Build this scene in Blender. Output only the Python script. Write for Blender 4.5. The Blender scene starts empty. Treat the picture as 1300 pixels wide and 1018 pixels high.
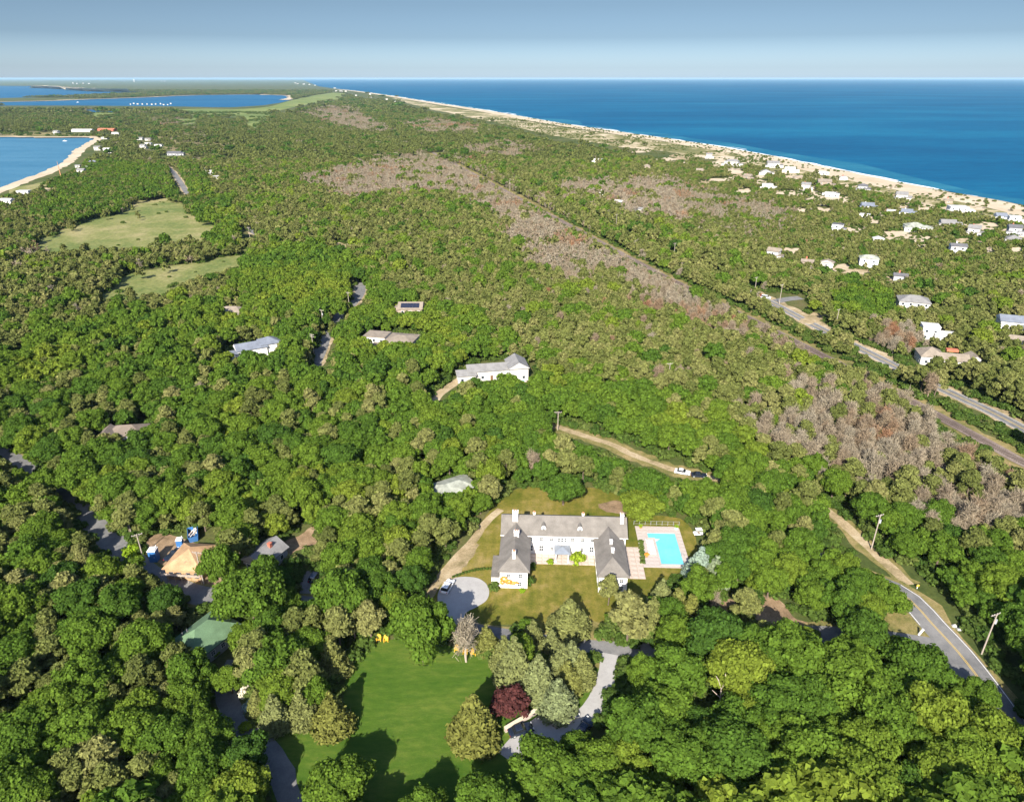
import bpy, bmesh, math, random
import numpy as np
from mathutils import Vector, Matrix

# ------------------------------------------------------------------ camera, world, sun
sc = bpy.context.scene
C = sc.collection
H = 108.0                       # flying height in metres
FPX = 867.0                     # focal length in photograph pixels (1300 wide)
PITCH = math.radians(25.3)
cam_d = bpy.data.cameras.new('camera')
cam = bpy.data.objects.new('camera', cam_d); C.objects.link(cam)
cam.location = (0, 0, H); cam.rotation_euler = (math.pi/2 - PITCH, 0, 0)
cam_d.sensor_width = 36; cam_d.lens = FPX/1300*36
cam_d.clip_start = 1; cam_d.clip_end = 200000
sc.camera = cam

SUN_EL = math.radians(35); SUN_AZ = math.radians(13)      # light travels towards +Y, a little to +X
world = bpy.data.worlds.new('World'); sc.world = world; world.use_nodes = True
wn = world.node_tree; wn.nodes.clear()
sky = wn.nodes.new('ShaderNodeTexSky'); sky.sky_type = 'NISHITA'; sky.sun_disc = False
sky.sun_elevation = SUN_EL; sky.sun_rotation = math.pi + SUN_AZ
sky.altitude = 100; sky.air_density = 0.6; sky.dust_density = 1.3; sky.ozone_density = 5.0
bg = wn.nodes.new('ShaderNodeBackground'); bg.inputs['Strength'].default_value = 0.15
wo = wn.nodes.new('ShaderNodeOutputWorld')
tn = wn.nodes.new('ShaderNodeMix'); tn.data_type = 'RGBA'; tn.blend_type = 'MULTIPLY'; tn.inputs[0].default_value = 1.0
# a hazy day: the same pale band all round the horizon, greyer blue above it
tc = wn.nodes.new('ShaderNodeTexCoord'); sx_ = wn.nodes.new('ShaderNodeSeparateXYZ'); rp_ = wn.nodes.new('ShaderNodeValToRGB')
wn.links.new(tc.outputs['Generated'], sx_.inputs[0]); wn.links.new(sx_.outputs[2], rp_.inputs[0]); wn.links.new(rp_.outputs[0], tn.inputs[7])
el = rp_.color_ramp.elements; el.new(0.5); el.new(0.6); el.new(0.7)
for e_, (p_, c_) in zip(el, ((0.0, (0.90, 0.86, 0.80)), (0.012, (0.65, 0.625, 0.59)), (0.047, (0.352, 0.345, 0.325)), (0.085, (0.325, 0.305, 0.262)), (0.42, (0.86, 0.85, 0.82)))):
    e_.position = p_; e_.color = (*c_, 1)
wn.links.new(sky.outputs[0], tn.inputs[6]); wn.links.new(tn.outputs[2], bg.inputs[0]); wn.links.new(bg.outputs[0], wo.inputs[0])
sun_d = bpy.data.lights.new('sun', 'SUN'); sun_d.energy = 5.0; sun_d.angle = math.radians(0.5)
sun_d.color = (1.0, 0.93, 0.82)
sun = bpy.data.objects.new('sun', sun_d); C.objects.link(sun)
sdir = Vector((math.sin(SUN_AZ)*math.cos(SUN_EL), math.cos(SUN_AZ)*math.cos(SUN_EL), -math.sin(SUN_EL)))
sun.rotation_euler = sdir.to_track_quat('-Z', 'Y').to_euler()
sun.location = (-30, -80, 200)
sc.view_settings.view_transform = 'Standard'; sc.view_settings.look = 'None'
sc.view_settings.exposure = 1.17; sc.view_settings.gamma = 1.0; sc.view_settings.use_curve_mapping = False
cy = sc.cycles
cy.max_bounces = 5; cy.diffuse_bounces = 4; cy.glossy_bounces = 2; cy.transmission_bounces = 3
cy.transparent_max_bounces = 6; cy.volume_bounces = 0
cy.use_denoising = True; cy.denoiser = 'OPENIMAGEDENOISE'; cy.denoising_input_passes = 'RGB_ALBEDO_NORMAL'; cy.denoising_prefilter = 'ACCURATE'

HAZE = 2.1e-5                    # density of the sea air, per metre

# ------------------------------------------------------------------ helpers
rng = np.random.default_rng(11)
random.seed(5)
CT, ST = math.cos(PITCH), math.sin(PITCH)
def P(px, py, z=0.0):
    """ground point seen at a pixel of the photograph"""
    x = (px-650)/FPX; u = (509-py)/FPX
    dy = CT+u*ST; dz = -ST+u*CT
    t = (z-H)/dz
    return Vector((x*t, dy*t, z))
def proj(x, y, z):
    d = y*CT - (z-H)*ST
    v = y*ST + (z-H)*CT
    return 650+FPX*x/d, 509-FPX*v/d
def scale_at(px, py, z=0.0):
    p = P(px, py, z); return (p.y*CT-(z-H)*ST)/FPX      # metres per pixel

def mesh(name, verts, faces, mats, idx=None, smooth=False):
    me = bpy.data.meshes.new(name)
    me.from_pydata([tuple(v) for v in verts], [], [tuple(f) for f in faces])
    for m in (mats if isinstance(mats, (list, tuple)) else [mats]): me.materials.append(m)
    if idx is not None: me.polygons.foreach_set('material_index', idx)
    if smooth: me.polygons.foreach_set('use_smooth', [True]*len(me.polygons))
    me.update()
    return me
def obj(name, me, parent=None, loc=(0, 0, 0), rz=0.0, sca=None):
    o = bpy.data.objects.new(name, me); C.objects.link(o)
    o.location = loc
    if rz: o.rotation_euler = (0, 0, rz)
    if sca is not None: o.scale = sca
    if parent is not None: o.parent = parent
    return o
def thing(name, label, cat, loc=(0, 0, 0), rz=0.0, group=None):
    o = obj(name, None, None, loc, rz); o.empty_display_size = 0.5
    return tag(o, label, cat, group)
def tag(o, label, cat, group=None):
    o['label'] = label; o['category'] = cat
    if group: o['group'] = group
    return o
def struct(o, kind='structure', label=None):
    o['kind'] = kind
    if label: o['label'] = label
    return o
def dup(o, loc, rz=0.0, label=None, parent=None, sca=None):
    c = o.copy(); C.objects.link(c)
    if parent is not None: c.parent = parent
    else:
        c.location = loc; c.rotation_euler = (0, 0, rz)
        if sca is not None: c.scale = (sca,)*3
    if label: c['label'] = label
    for ch in KIDS.get(o.name, []) or o.children:
        dup(ch, None, parent=c)
    return c
KIDS = {}

class MB:
    """collects boxes, prisms and tubes into one mesh"""
    def __init__(s): s.v = []; s.f = []; s.i = []
    def add(s, vs, fs, mi=0):
        b = len(s.v); s.v += [tuple(v) for v in vs]
        for f in fs: s.f.append(tuple(b+k for k in f)); s.i.append(mi)
        return s
    def box(s, x0, x1, y0, y1, z0, z1, mi=0):
        vs = [(x0,y0,z0),(x1,y0,z0),(x1,y1,z0),(x0,y1,z0),(x0,y0,z1),(x1,y0,z1),(x1,y1,z1),(x0,y1,z1)]
        return s.add(vs, [(0,3,2,1),(4,5,6,7),(0,1,5,4),(1,2,6,5),(2,3,7,6),(3,0,4,7)], mi)
    def hexa(s, lo, hi, mi=0):
        """eight corners: four of the bottom, four of the top, both counter-clockwise"""
        return s.add(list(lo)+list(hi), [(0,3,2,1),(4,5,6,7),(0,1,5,4),(1,2,6,5),(2,3,7,6),(3,0,4,7)], mi)
    def tube(s, p, q, r0, r1, n=6, mi=0):
        p = Vector(p); q = Vector(q); d = (q-p).normalized()
        a = d.orthogonal().normalized(); b = d.cross(a)
        vs = []
        for c, r in ((p, r0), (q, r1)):
            for k in range(n):
                t = 2*math.pi*k/n; vs.append(c+(a*math.cos(t)+b*math.sin(t))*r)
        fs = [(k, (k+1) % n, n+(k+1) % n, n+k) for k in range(n)]
        fs += [tuple(range(n))[::-1], tuple(range(n, 2*n))]
        return s.add(vs, fs, mi)
    def disc(s, c, r, h, axis='x', n=12, mi=0):
        e = {'x': Vector((h/2,0,0)), 'y': Vector((0,h/2,0)), 'z': Vector((0,0,h/2))}[axis]
        return s.tube(Vector(c)-e, Vector(c)+e, r, r, n, mi)
    def mesh(s, name, mats, smooth=False): return mesh(name, s.v, s.f, mats, s.i, smooth)
    def build(s, name, mats, parent=None, loc=(0,0,0), rz=0.0, smooth=False):
        return obj(name, s.mesh(name, mats, smooth), parent, loc, rz)

# ------------------------------------------------------------------ materials
def nodes(name):
    m = bpy.data.materials.new(name); m.use_nodes = True
    t = m.node_tree; b = t.nodes['Principled BSDF']
    return m, t, b
def link(t, a, b): t.links.new(a, b)
def noise(t, scale, detail=4, coord=None, rough=0.55):
    n = t.nodes.new('ShaderNodeTexNoise'); n.inputs['Scale'].default_value = scale
    n.inputs['Detail'].default_value = detail; n.inputs['Roughness'].default_value = rough
    if coord is not None: link(t, coord, n.inputs['Vector'])
    return n
def ramp(t, fac, stops):
    r = t.nodes.new('ShaderNodeValToRGB'); e = r.color_ramp.elements
    while len(e) < len(stops): e.new(0.5)
    for k, (p, c) in enumerate(stops):
        e[k].position = p; e[k].color = (*c, 1)
    link(t, fac, r.inputs[0]); return r
def mixc(t, fac, a, b, mode='MIX'):
    m = t.nodes.new('ShaderNodeMix'); m.data_type = 'RGBA'; m.blend_type = mode
    for s, x in ((m.inputs[0], fac), (m.inputs[6], a), (m.inputs[7], b)):
        if isinstance(x, (int, float)): s.default_value = x
        elif isinstance(x, tuple): s.default_value = (*x, 1)
        else: link(t, x, s)
    return m.outputs[2]
def objco(t): return t.nodes.new('ShaderNodeTexCoord').outputs['Object']
def mapped(t, co, sca=(1,1,1), rot=(0,0,0)):
    m = t.nodes.new('ShaderNodeMapping'); link(t, co, m.inputs[0])
    m.inputs['Scale'].default_value = sca; m.inputs['Rotation'].default_value = rot
    return m.outputs[0]

def plain(name, col, rough=0.7, var=0.12, scale=1.5, spec=0.3, metal=0.0):
    """one colour with soft wear: two noise scales"""
    m, t, b = nodes(name); co = objco(t)
    n = noise(t, scale, 5, co); n2 = noise(t, scale*9, 3, co)
    a = tuple(c*(1-var) for c in col); d = tuple(min(1, c*(1+var)) for c in col)
    r = ramp(t, n.outputs[0], [(0.3, a), (0.7, d)])
    r2 = ramp(t, n2.outputs[0], [(0.3, (0.88,)*3), (0.7, (1.0,)*3)])
    link(t, mixc(t, 1.0, r.outputs[0], r2.outputs[0], 'MULTIPLY'), b.inputs['Base Color'])
    b.inputs['Roughness'].default_value = rough; b.inputs['Specular IOR Level'].default_value = spec
    b.inputs['Metallic'].default_value = metal
    return m
def roofmat(name, col, var=0.18):
    m, t, b = nodes(name); co = objco(t)
    w = t.nodes.new('ShaderNodeTexWave'); w.bands_direction = 'Z'; w.inputs['Scale'].default_value = 2.4
    w.inputs['Distortion'].default_value = 1.5; w.inputs['Detail'].default_value = 2; link(t, co, w.inputs[0])
    n = noise(t, 0.5, 5, co); n2 = noise(t, 5, 4, mapped(t, co, (1, 1, 3)))
    a = tuple(c*(1-var) for c in col); d = tuple(min(1, c*(1+var)) for c in col)
    r = ramp(t, n.outputs[0], [(0.3, a), (0.7, d)])
    r2 = ramp(t, n2.outputs[0], [(0.3, (0.78,)*3), (0.7, (1.08,)*3)])
    c = mixc(t, 1.0, r.outputs[0], r2.outputs[0], 'MULTIPLY')
    r3 = ramp(t, w.outputs[0], [(0.0, (0.86,)*3), (0.35, (1.0,)*3)])
    link(t, mixc(t, 1.0, c, r3.outputs[0], 'MULTIPLY'), b.inputs['Base Color'])
    b.inputs['Roughness'].default_value = 0.85; b.inputs['Specular IOR Level'].default_value = 0.2
    return m
def landmat(name, stops, s1=0.02, s2=0.3, s3=2.5, rot=0.0, stretch=1.0, gain=0.35, mow=None):
    """ground cover: broad patches, metre scale patches and fine grain"""
    m, t, b = nodes(name); co = mapped(t, objco(t), (1, stretch, 1), (0, 0, rot))
    a = noise(t, s1, 5, co, 0.6); c2 = noise(t, s2, 6, co, 0.65); c3 = noise(t, s3, 4, co, 0.7)
    mm = t.nodes.new('ShaderNodeMath'); mm.operation = 'MULTIPLY_ADD'
    link(t, c2.outputs[0], mm.inputs[0]); mm.inputs[1].default_value = 0.8; link(t, a.outputs[0], mm.inputs[2])
    m2 = t.nodes.new('ShaderNodeMath'); m2.operation = 'MULTIPLY'; link(t, mm.outputs[0], m2.inputs[0]); m2.inputs[1].default_value = 0.5555
    r = ramp(t, m2.outputs[0], stops)
    g = ramp(t, c3.outputs[0], [(0.3, (1-gain,)*3), (0.7, (1+gain*0.4,)*3)])
    c = mixc(t, 1.0, r.outputs[0], g.outputs[0], 'MULTIPLY')
    if mow:                                          # mowing lines: (width factor, direction)
        w = t.nodes.new('ShaderNodeTexWave'); w.inputs['Scale'].default_value = mow[0]; w.inputs['Distortion'].default_value = 1.2; w.inputs['Detail'].default_value = 2
        link(t, mapped(t, objco(t), (1, 1, 1), (0, 0, mow[1])), w.inputs[0])
        c = mixc(t, 1.0, c, ramp(t, w.outputs[0], [(0.3, (0.94, 0.955, 0.94)), (0.7, (1.03, 1.02, 1.0))]).outputs[0], 'MULTIPLY')
        sp = noise(t, 0.9, 3, objco(t), 0.8); c = mixc(t, ramp(t, sp.outputs[0], [(0.66, (0, 0, 0)), (0.74, (0.5, 0.5, 0.5))]).outputs[0], c, (0.16, 0.13, 0.05))
    link(t, c, b.inputs['Base Color'])
    b.inputs['Roughness'].default_value = 0.95; b.inputs['Specular IOR Level'].default_value = 0.1
    return m

M_ground = landmat('forest_floor', [(0.36, (0.040,0.060,0.016)), (0.47, (0.070,0.090,0.024)), (0.56, (0.105,0.105,0.038)), (0.66, (0.14,0.115,0.06))], 0.012, 0.12, 1.2)
M_lawn_dry = landmat('dry_lawn', [(0.38, (0.082,0.100,0.012)), (0.47, (0.125,0.122,0.020)), (0.54, (0.175,0.15,0.032)), (0.64, (0.26,0.20,0.075))], 0.05, 0.35, 3.0, gain=0.28, mow=(0.16, 0.05))
M_lawn = landmat('green_lawn', [(0.36, (0.038,0.088,0.009)), (0.5, (0.060,0.112,0.013)), (0.64, (0.10,0.14,0.022))], 0.06, 0.45, 4.0, rot=0.35, stretch=2.5, gain=0.26, mow=(0.17, 1.45))
M_meadow = landmat('meadow_grass', [(0.40, (0.105,0.145,0.038)), (0.5, (0.185,0.195,0.066)), (0.60, (0.28,0.25,0.115))], 0.012, 0.05, 0.4)
M_marsh = landmat('marsh_grass', [(0.36, (0.085,0.13,0.035)), (0.5, (0.16,0.20,0.055)), (0.64, (0.24,0.25,0.09))], 0.004, 0.02, 0.1)
M_heath = landmat('dry_heath', [(0.36, (0.07,0.085,0.025)), (0.5, (0.17,0.155,0.06)), (0.64, (0.30,0.23,0.12))], 0.01, 0.04, 0.3)
M_sand = landmat('sand', [(0.36, (0.40,0.32,0.215)), (0.5, (0.47,0.385,0.275)), (0.64, (0.54,0.455,0.34))], 0.02, 0.2, 2.0, gain=0.15)
M_dune = landmat('dune_grass_and_sand', [(0.40, (0.12,0.13,0.045)), (0.50, (0.22,0.20,0.085)), (0.55, (0.50,0.41,0.28)), (0.66, (0.60,0.51,0.37))], 0.012, 0.06, 0.5)
M_dunegrass = landmat('dune_grass', [(0.36, (0.12,0.135,0.045)), (0.5, (0.20,0.19,0.075)), (0.66, (0.33,0.28,0.15))], 0.012, 0.06, 0.5)
M_dirt = landmat('bare_dirt', [(0.38, (0.15,0.105,0.062)), (0.5, (0.26,0.18,0.11)), (0.64, (0.36,0.27,0.17))], 0.08, 0.5, 3.0)
M_path = landmat('sandy_track', [(0.38, (0.19,0.155,0.075)), (0.5, (0.36,0.28,0.17)), (0.64, (0.50,0.42,0.29))], 0.06, 0.3, 2.5)
M_verge = landmat('grass_verge', [(0.38, (0.085,0.10,0.028)), (0.5, (0.19,0.165,0.06)), (0.64, (0.32,0.24,0.12))], 0.06, 0.35, 2.5)
M_asphalt = landmat('asphalt', [(0.38, (0.125,0.125,0.128)), (0.5, (0.17,0.168,0.165)), (0.64, (0.215,0.21,0.205))], 0.05, 0.4, 5.0, gain=0.2)
M_drive = landmat('pale_gravel', [(0.36, (0.30,0.29,0.28)), (0.5, (0.345,0.335,0.322)), (0.64, (0.385,0.375,0.36))], 0.1, 0.6, 6.0, gain=0.12)
M_paving = landmat('stone_paving', [(0.36, (0.36,0.30,0.25)), (0.5, (0.46,0.385,0.33)), (0.64, (0.55,0.47,0.41))], 0.15, 0.8, 4.0, gain=0.2)
M_deck = landmat('pool_paving', [(0.36, (0.37,0.32,0.29)), (0.5, (0.43,0.375,0.345)), (0.64, (0.49,0.435,0.405))], 0.15, 0.8, 4.0, gain=0.15)
M_ballast = landmat('track_ballast', [(0.38, (0.13,0.10,0.085)), (0.5, (0.20,0.155,0.13)), (0.64, (0.27,0.22,0.185))], 0.03, 0.5, 3.0)
M_foam = landmat('surf_foam', [(0.36, (0.70,0.74,0.76)), (0.5, (0.80,0.82,0.83)), (0.64, (0.86,0.87,0.87))], 0.05, 0.3, 1.0, gain=0.2)
M_yellow = plain('yellow_road_paint', (0.55,0.38,0.08), 0.7)
M_whitepaint = plain('white_road_paint', (0.72,0.70,0.66), 0.7)

def water(name, deep, mid, light, s1, rough=0.3, spec=0.06, bump=0.5, wave=0.02):
    m, t, b = nodes(name); co = objco(t)
    st = mapped(t, co, (1, 3.0, 1), (0, 0, -0.5))
    a = noise(t, s1, 5, st, 0.6); c2 = noise(t, s1*22, 8, st, 0.78)
    mm = t.nodes.new('ShaderNodeMath'); mm.operation = 'MULTIPLY_ADD'
    link(t, c2.outputs[0], mm.inputs[0]); mm.inputs[1].default_value = 0.7; link(t, a.outputs[0], mm.inputs[2])
    m2 = t.nodes.new('ShaderNodeMath'); m2.operation = 'MULTIPLY'; link(t, mm.outputs[0], m2.inputs[0]); m2.inputs[1].default_value = 0.588
    link(t, ramp(t, m2.outputs[0], [(0.38, deep), (0.5, mid), (0.63, light)]).outputs[0], b.inputs['Base Color'])
    w = noise(t, wave, 8, st, 0.72)
    bp = t.nodes.new('ShaderNodeBump'); bp.inputs['Strength'].default_value = bump; bp.inputs['Distance'].default_value = 4.0
    link(t, w.outputs[0], bp.inputs['Height'])
    d = t.nodes.new('ShaderNodeBsdfDiffuse'); gl = t.nodes.new('ShaderNodeBsdfGlossy'); mx = t.nodes.new('ShaderNodeMixShader')
    col = b.inputs['Base Color'].links[0].from_socket; t.nodes.remove(b); gl.inputs['Roughness'].default_value = rough
    link(t, col, d.inputs['Color']); link(t, bp.outputs[0], d.inputs['Normal']); link(t, bp.outputs[0], gl.inputs['Normal'])
    mx.inputs[0].default_value = spec; link(t, d.outputs[0], mx.inputs[1]); link(t, gl.outputs[0], mx.inputs[2])
    link(t, mx.outputs[0], t.nodes['Material Output'].inputs[0])
    return m
M_sea = water('sea_water', (0.002,0.058,0.135), (0.003,0.080,0.168), (0.007,0.115,0.205), 0.0011, spec=0.05)
M_shallow = water('shallow_sea_water', (0.006,0.083,0.155), (0.012,0.11,0.185), (0.025,0.15,0.22), 0.003, spec=0.05)
M_bay = water('bay_water', (0.034,0.125,0.21), (0.046,0.148,0.235), (0.064,0.172,0.26), 0.004, spec=0.08)
M_lagoon = water('lagoon_water', (0.008,0.075,0.165), (0.012,0.092,0.188), (0.02,0.112,0.21), 0.001, spec=0.06)

M_white = plain('white_stucco', (0.74,0.715,0.68), 0.8, 0.09, 0.8)
M_whitetrim = plain('white_trim_paint', (0.80,0.79,0.77), 0.5, 0.03, 2)
M_offwhite = plain('off_white_siding', (0.52,0.50,0.46), 0.7, 0.08, 1)
M_cedar = plain('weathered_cedar_shingle', (0.30,0.245,0.19), 0.85, 0.2, 1.2)
M_greysid = plain('grey_siding', (0.36,0.36,0.37), 0.75, 0.1, 1)
M_brick = plain('red_painted_boards', (0.42,0.14,0.09), 0.8, 0.15, 1)
M_orangewall = plain('orange_boards', (0.50,0.25,0.12), 0.8, 0.15, 1)
M_glass = plain('window_glass', (0.035,0.045,0.055), 0.12, 0.2, 0.8, 0.6)
M_door = plain('door_wood', (0.16,0.09,0.05), 0.5, 0.2, 2)
M_roof_mansion = roofmat('grey_slate_roof', (0.185,0.168,0.147), 0.2)
M_roof_grey = roofmat('grey_shingle_roof', (0.215,0.21,0.205))
M_roof_blue = roofmat('blue_grey_roof', (0.17,0.19,0.23))
M_roof_dark = roofmat('dark_shingle_roof', (0.12,0.12,0.13))
M_roof_tan = roofmat('tan_cedar_roof', (0.25,0.21,0.165))
M_roof_brown = roofmat('brown_cedar_roof', (0.185,0.15,0.12))
M_roof_green = roofmat('green_shingle_roof', (0.115,0.19,0.105))
M_roof_white = roofmat('white_membrane_roof', (0.55,0.54,0.52), 0.1)
M_roof_pale = roofmat('pale_lichened_roof', (0.30,0.315,0.265), 0.35)
M_roof_red = roofmat('red_tile_roof', (0.50,0.16,0.09))
M_plywood = roofmat('bare_plywood', (0.42,0.265,0.145), 0.25)
M_metalroof = plain('portico_metal_roof', (0.20,0.225,0.26), 0.45, 0.1, 1, 0.5)
M_copper = plain('terracotta_chimney_pot', (0.5,0.22,0.12), 0.7)
M_poolwater = plain('pool_water', (0.15,0.52,0.60), 0.08, 0.12, 0.25, 0.5)
M_poolfloor = plain('pool_step_plaster', (0.45,0.80,0.84), 0.5, 0.04, 1)
M_solar = plain('solar_panel_glass', (0.02,0.025,0.045), 0.15, 0.2, 2, 0.6)
M_pole = plain('weathered_pole_wood', (0.34,0.29,0.24), 0.85, 0.2, 3)
M_grey = plain('grey_metal', (0.35,0.36,0.37), 0.4, 0.1, 3, 0.5)
M_rail = plain('rail_steel', (0.22,0.17,0.14), 0.4, 0.15, 2, 0.5)
M_black = plain('black_rubber', (0.02,0.02,0.022), 0.8, 0.1, 3)
M_carwhite = plain('white_car_paint', (0.78,0.78,0.78), 0.25, 0.02, 1, 0.6)
M_cardark = plain('dark_blue_car_paint', (0.015,0.022,0.04), 0.2, 0.1, 1, 0.7)
M_carsilver = plain('silver_car_paint', (0.42,0.43,0.44), 0.3, 0.04, 1, 0.6)
M_carred = plain('red_car_paint', (0.35,0.04,0.03), 0.3, 0.04, 1, 0.6)
M_carglass = plain('tinted_car_glass', (0.015,0.018,0.022), 0.08, 0.1, 1, 0.7)
M_lamp = plain('headlamp_lens', (0.75,0.75,0.72), 0.15, 0.02, 1, 0.6)
M_tail = plain('tail_lamp_lens', (0.4,0.02,0.02), 0.2, 0.02, 1, 0.6)
M_yellowchair = plain('yellow_chair_paint', (0.80,0.46,0.05), 0.5, 0.06, 3)
M_blue = plain('blue_plastic', (0.045,0.15,0.36), 0.45, 0.08, 2, 0.4)
M_bluetarp = plain('blue_tarpaulin', (0.06,0.19,0.55), 0.5, 0.15, 1, 0.4)
M_orange = plain('orange_plastic', (0.80,0.28,0.03), 0.5, 0.06, 3)
M_cream = plain('cream_wall_cap', (0.60,0.53,0.40), 0.8, 0.08, 2)
M_bark = plain('bark', (0.14,0.105,0.08), 0.9, 0.25, 2)
M_palebark = plain('pale_dead_wood', (0.42,0.35,0.28), 0.9, 0.2, 2)
# ------------------------------------------------------------------ land, water, roads
def smooth2(pts, n=4, closed=False):
    """Catmull-Rom through 2-D points"""
    p = [Vector((a[0], a[1])) for a in pts]; N = len(p); out = []
    for i in range(N if closed else N-1):
        a, b, c, d = (p[(i-1) % N], p[i], p[(i+1) % N], p[(i+2) % N]) if closed else (p[max(i-1, 0)], p[i], p[i+1], p[min(i+2, N-1)])
        for k in range(n):
            t = k/n
            out.append(0.5*((2*b)+(c-a)*t+(2*a-5*b+4*c-d)*t*t+(3*b-a-3*c+d)*t**3))
    if not closed: out.append(p[-1])
    return out
def area_px(name, pts, mat, z, jit=0.0, n=4, kind='structure', sm=True):
    """flat sheet whose outline is traced on the photograph and laid on the ground"""
    q = smooth2(pts, n, True) if sm else [Vector(a) for a in pts]
    vs = []
    for a in q:
        s = scale_at(a.x, a.y)
        g = P(a.x, a.y)
        vs.append((g.x+random.gauss(0, jit)*s, g.y+random.gauss(0, jit)*s*1.6, z))
    o = obj(name, mesh(name, vs, [tuple(range(len(vs)))], mat)); o['kind'] = kind
    return o
def path_px(pts, n=5):
    g = [P(a, b) for a, b in pts]
    return smooth2([(v.x, v.y) for v in g], n)
def offset(path, d):
    out = []
    for i, p in enumerate(path):
        t = (path[min(i+1, len(path)-1)]-path[max(i-1, 0)]).normalized()
        out.append(p+Vector((-t.y, t.x))*d)
    return out
def strip(name, path, a, b, mat, z, jit=0.0, parent=None, z2=None):
    l, r = offset(path, a), offset(path, b); vs = []; fs = []
    for i, (p, q) in enumerate(zip(l, r)):
        j1, j2 = random.gauss(0, jit), random.gauss(0, jit)
        vs += [(p.x+j1, p.y+j1, z), (q.x+j2, q.y+j2, z if z2 is None else z2)]
        if i: fs.append((2*i-2, 2*i-1, 2*i+1, 2*i) if a < b else (2*i-1, 2*i-2, 2*i, 2*i+1))
    o = obj(name, mesh(name, vs, fs, mat), parent); o['kind'] = 'structure'
    return o
def resample(path, step):
    out = [path[0]]; acc = 0
    for a, b in zip(path, path[1:]):
        L = (b-a).length
        while L > 0 and acc+L >= step:
            a = a+(b-a)*((step-acc)/L); L = (b-a).length; acc = 0; out.append(a)
        acc += L
    return out

OCEAN = [(384,101.4),(392,105),(405,110),(430,113.5),(451,115.6),(493,121.3),(552,130.6),(620,140.8),(701,155),(800,169.5),(870,179.5),(961,195),(1063,216),(1164,236.5),(1300,261),(1450,292),(1750,352)]
BAY = [(-450,400),(-100,281),(0,245),(34,232),(74,216),(95,204),(108,190),(118,183),(127,178),(129,175),(122,173.7),(100,173.5),(68,173.8),(0,173),(-200,171),(-450,169)]
LAGOON = [(-450,138),(0,134.3),(101,134.3),(161,134.8),(217,135.2),(270,136.5),(296,136.5),(335,134),(357,130.6),(369,127),(374,124),(369,121.5),(340,120.4),(305,120.1),(234,121.3),(186,123.5),(101,126.4),(0,129.3),(-450,135)]
NORTH = [(-450,131),(0,124.9),(85,122.8),(118,121.3),(176,118.9),(182,117.9),(178,117),(150,116.6),(122,115.4),(100,114),(81,112.8),(55,111.8),(40.6,112),(38,111),(43,109.6),(0,109.2),(-450,109.2)]
land_px = OCEAN+[(1750,1150),(-450,1150)]+BAY+LAGOON+NORTH+[(-450,101),(200,100.6)]
lv = []
for i, a in enumerate(land_px):                     # more points along each edge, with a slightly ragged shore
    b = land_px[(i+1) % len(land_px)]
    d = math.hypot(b[0]-a[0], b[1]-a[1]); k = max(1, int(d/7)) if max(a[1], b[1]) < 420 and min(a[1], b[1]) > 102 else 1
    for j in range(k):
        x, y = a[0]+(b[0]-a[0])*j/k, a[1]+(b[1]-a[1])*j/k
        g = P(x, y); w = min(scale_at(x, y)*0.4, 3.0)
        lv.append((g.x+random.gauss(0, w), g.y+random.gauss(0, w), 0.0))
LAND = np.array([(v[0], v[1]) for v in lv])
struct(obj('ground', mesh('ground', lv, [tuple(range(len(lv)))[::-1]], M_ground)))
W = 60000.0
struct(obj('sea', mesh('sea', [(-W,-2000,-1.5),(W,-2000,-1.5),(W,W,-1.5),(-W,W,-1.5)], [(0,1,2,3)], M_sea)))
area_px('bay', [(-450,168),(145,168),(145,190),(60,245),(-450,420)], M_bay, -1.4, sm=False)
area_px('lagoon', [(-450,108),(195,108),(400,118),(392,130),(335,140),(-450,142)], M_lagoon, -1.4, sm=False)

shore = resample(path_px(OCEAN[3:], 6), 30)
inland = -1 if offset(shore, 1)[len(shore)//2].x > shore[len(shore)//2].x else 1
strip('beach', shore, inland*44, inland*-1, M_sand, 0.06, 1.5)
strip('beach_slope', shore, inland*-0.9, inland*-14, M_sand, 0.055, 1.0, z2=-1.9)
for k in range(0, len(shore)-5, 4):                  # the breaking wave: broken lengths of unequal width
    if random.random() < 0.86: a_ = random.uniform(-10, -6); strip('surf', shore[k:k+random.randint(4, 6)], inland*a_, inland*(a_-random.uniform(3, 10)), M_foam, -1.32-0.002*(k % 3), 1.8)
# broken second line of surf
for k in range(0, len(shore)-6, 9):
    if random.random() < 0.55: strip('surf', shore[k:k+random.randint(3, 6)], inland*-26, inland*-(28+random.random()*3), M_foam, -1.30, 0.8)
near = [p for p in shore if p.y < 1150]
strip('dune_grass', near, inland*98, inland*42, M_dune, 0.03, 4)
shal = resample(shore, 120)
strip('shallow_water', shal, inland*-5, inland*-60, M_shallow, -1.44, 16)

strip('bay_beach', resample(path_px(BAY[:11], 6), 12), 14, -1, M_sand, 0.06, 1.0)
strip('bay_beach', resample(path_px(BAY[9:], 6), 20), 20, -1, M_sand, 0.05, 3.0)
strip('spit_beach', resample(path_px(LAGOON[9:], 6), 60), 45, -1, M_sand, 0.08, 12)
bl = resample(path_px(NORTH[6:13], 6), 60)
strip('sand_bluff', bl, 20, 150, M_sand, 0.1, 30, z2=26)
area_px('dunes', [(500,124.5),(565,136),(640,147),(700,160),(800,174),(870,185),(945,198),(950,206),(895,201),(840,192),(780,186),(740,179),(700,172),(640,158),(600,150),(560,142),(520,132)], M_dune, 0.08, 0.8)

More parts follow.
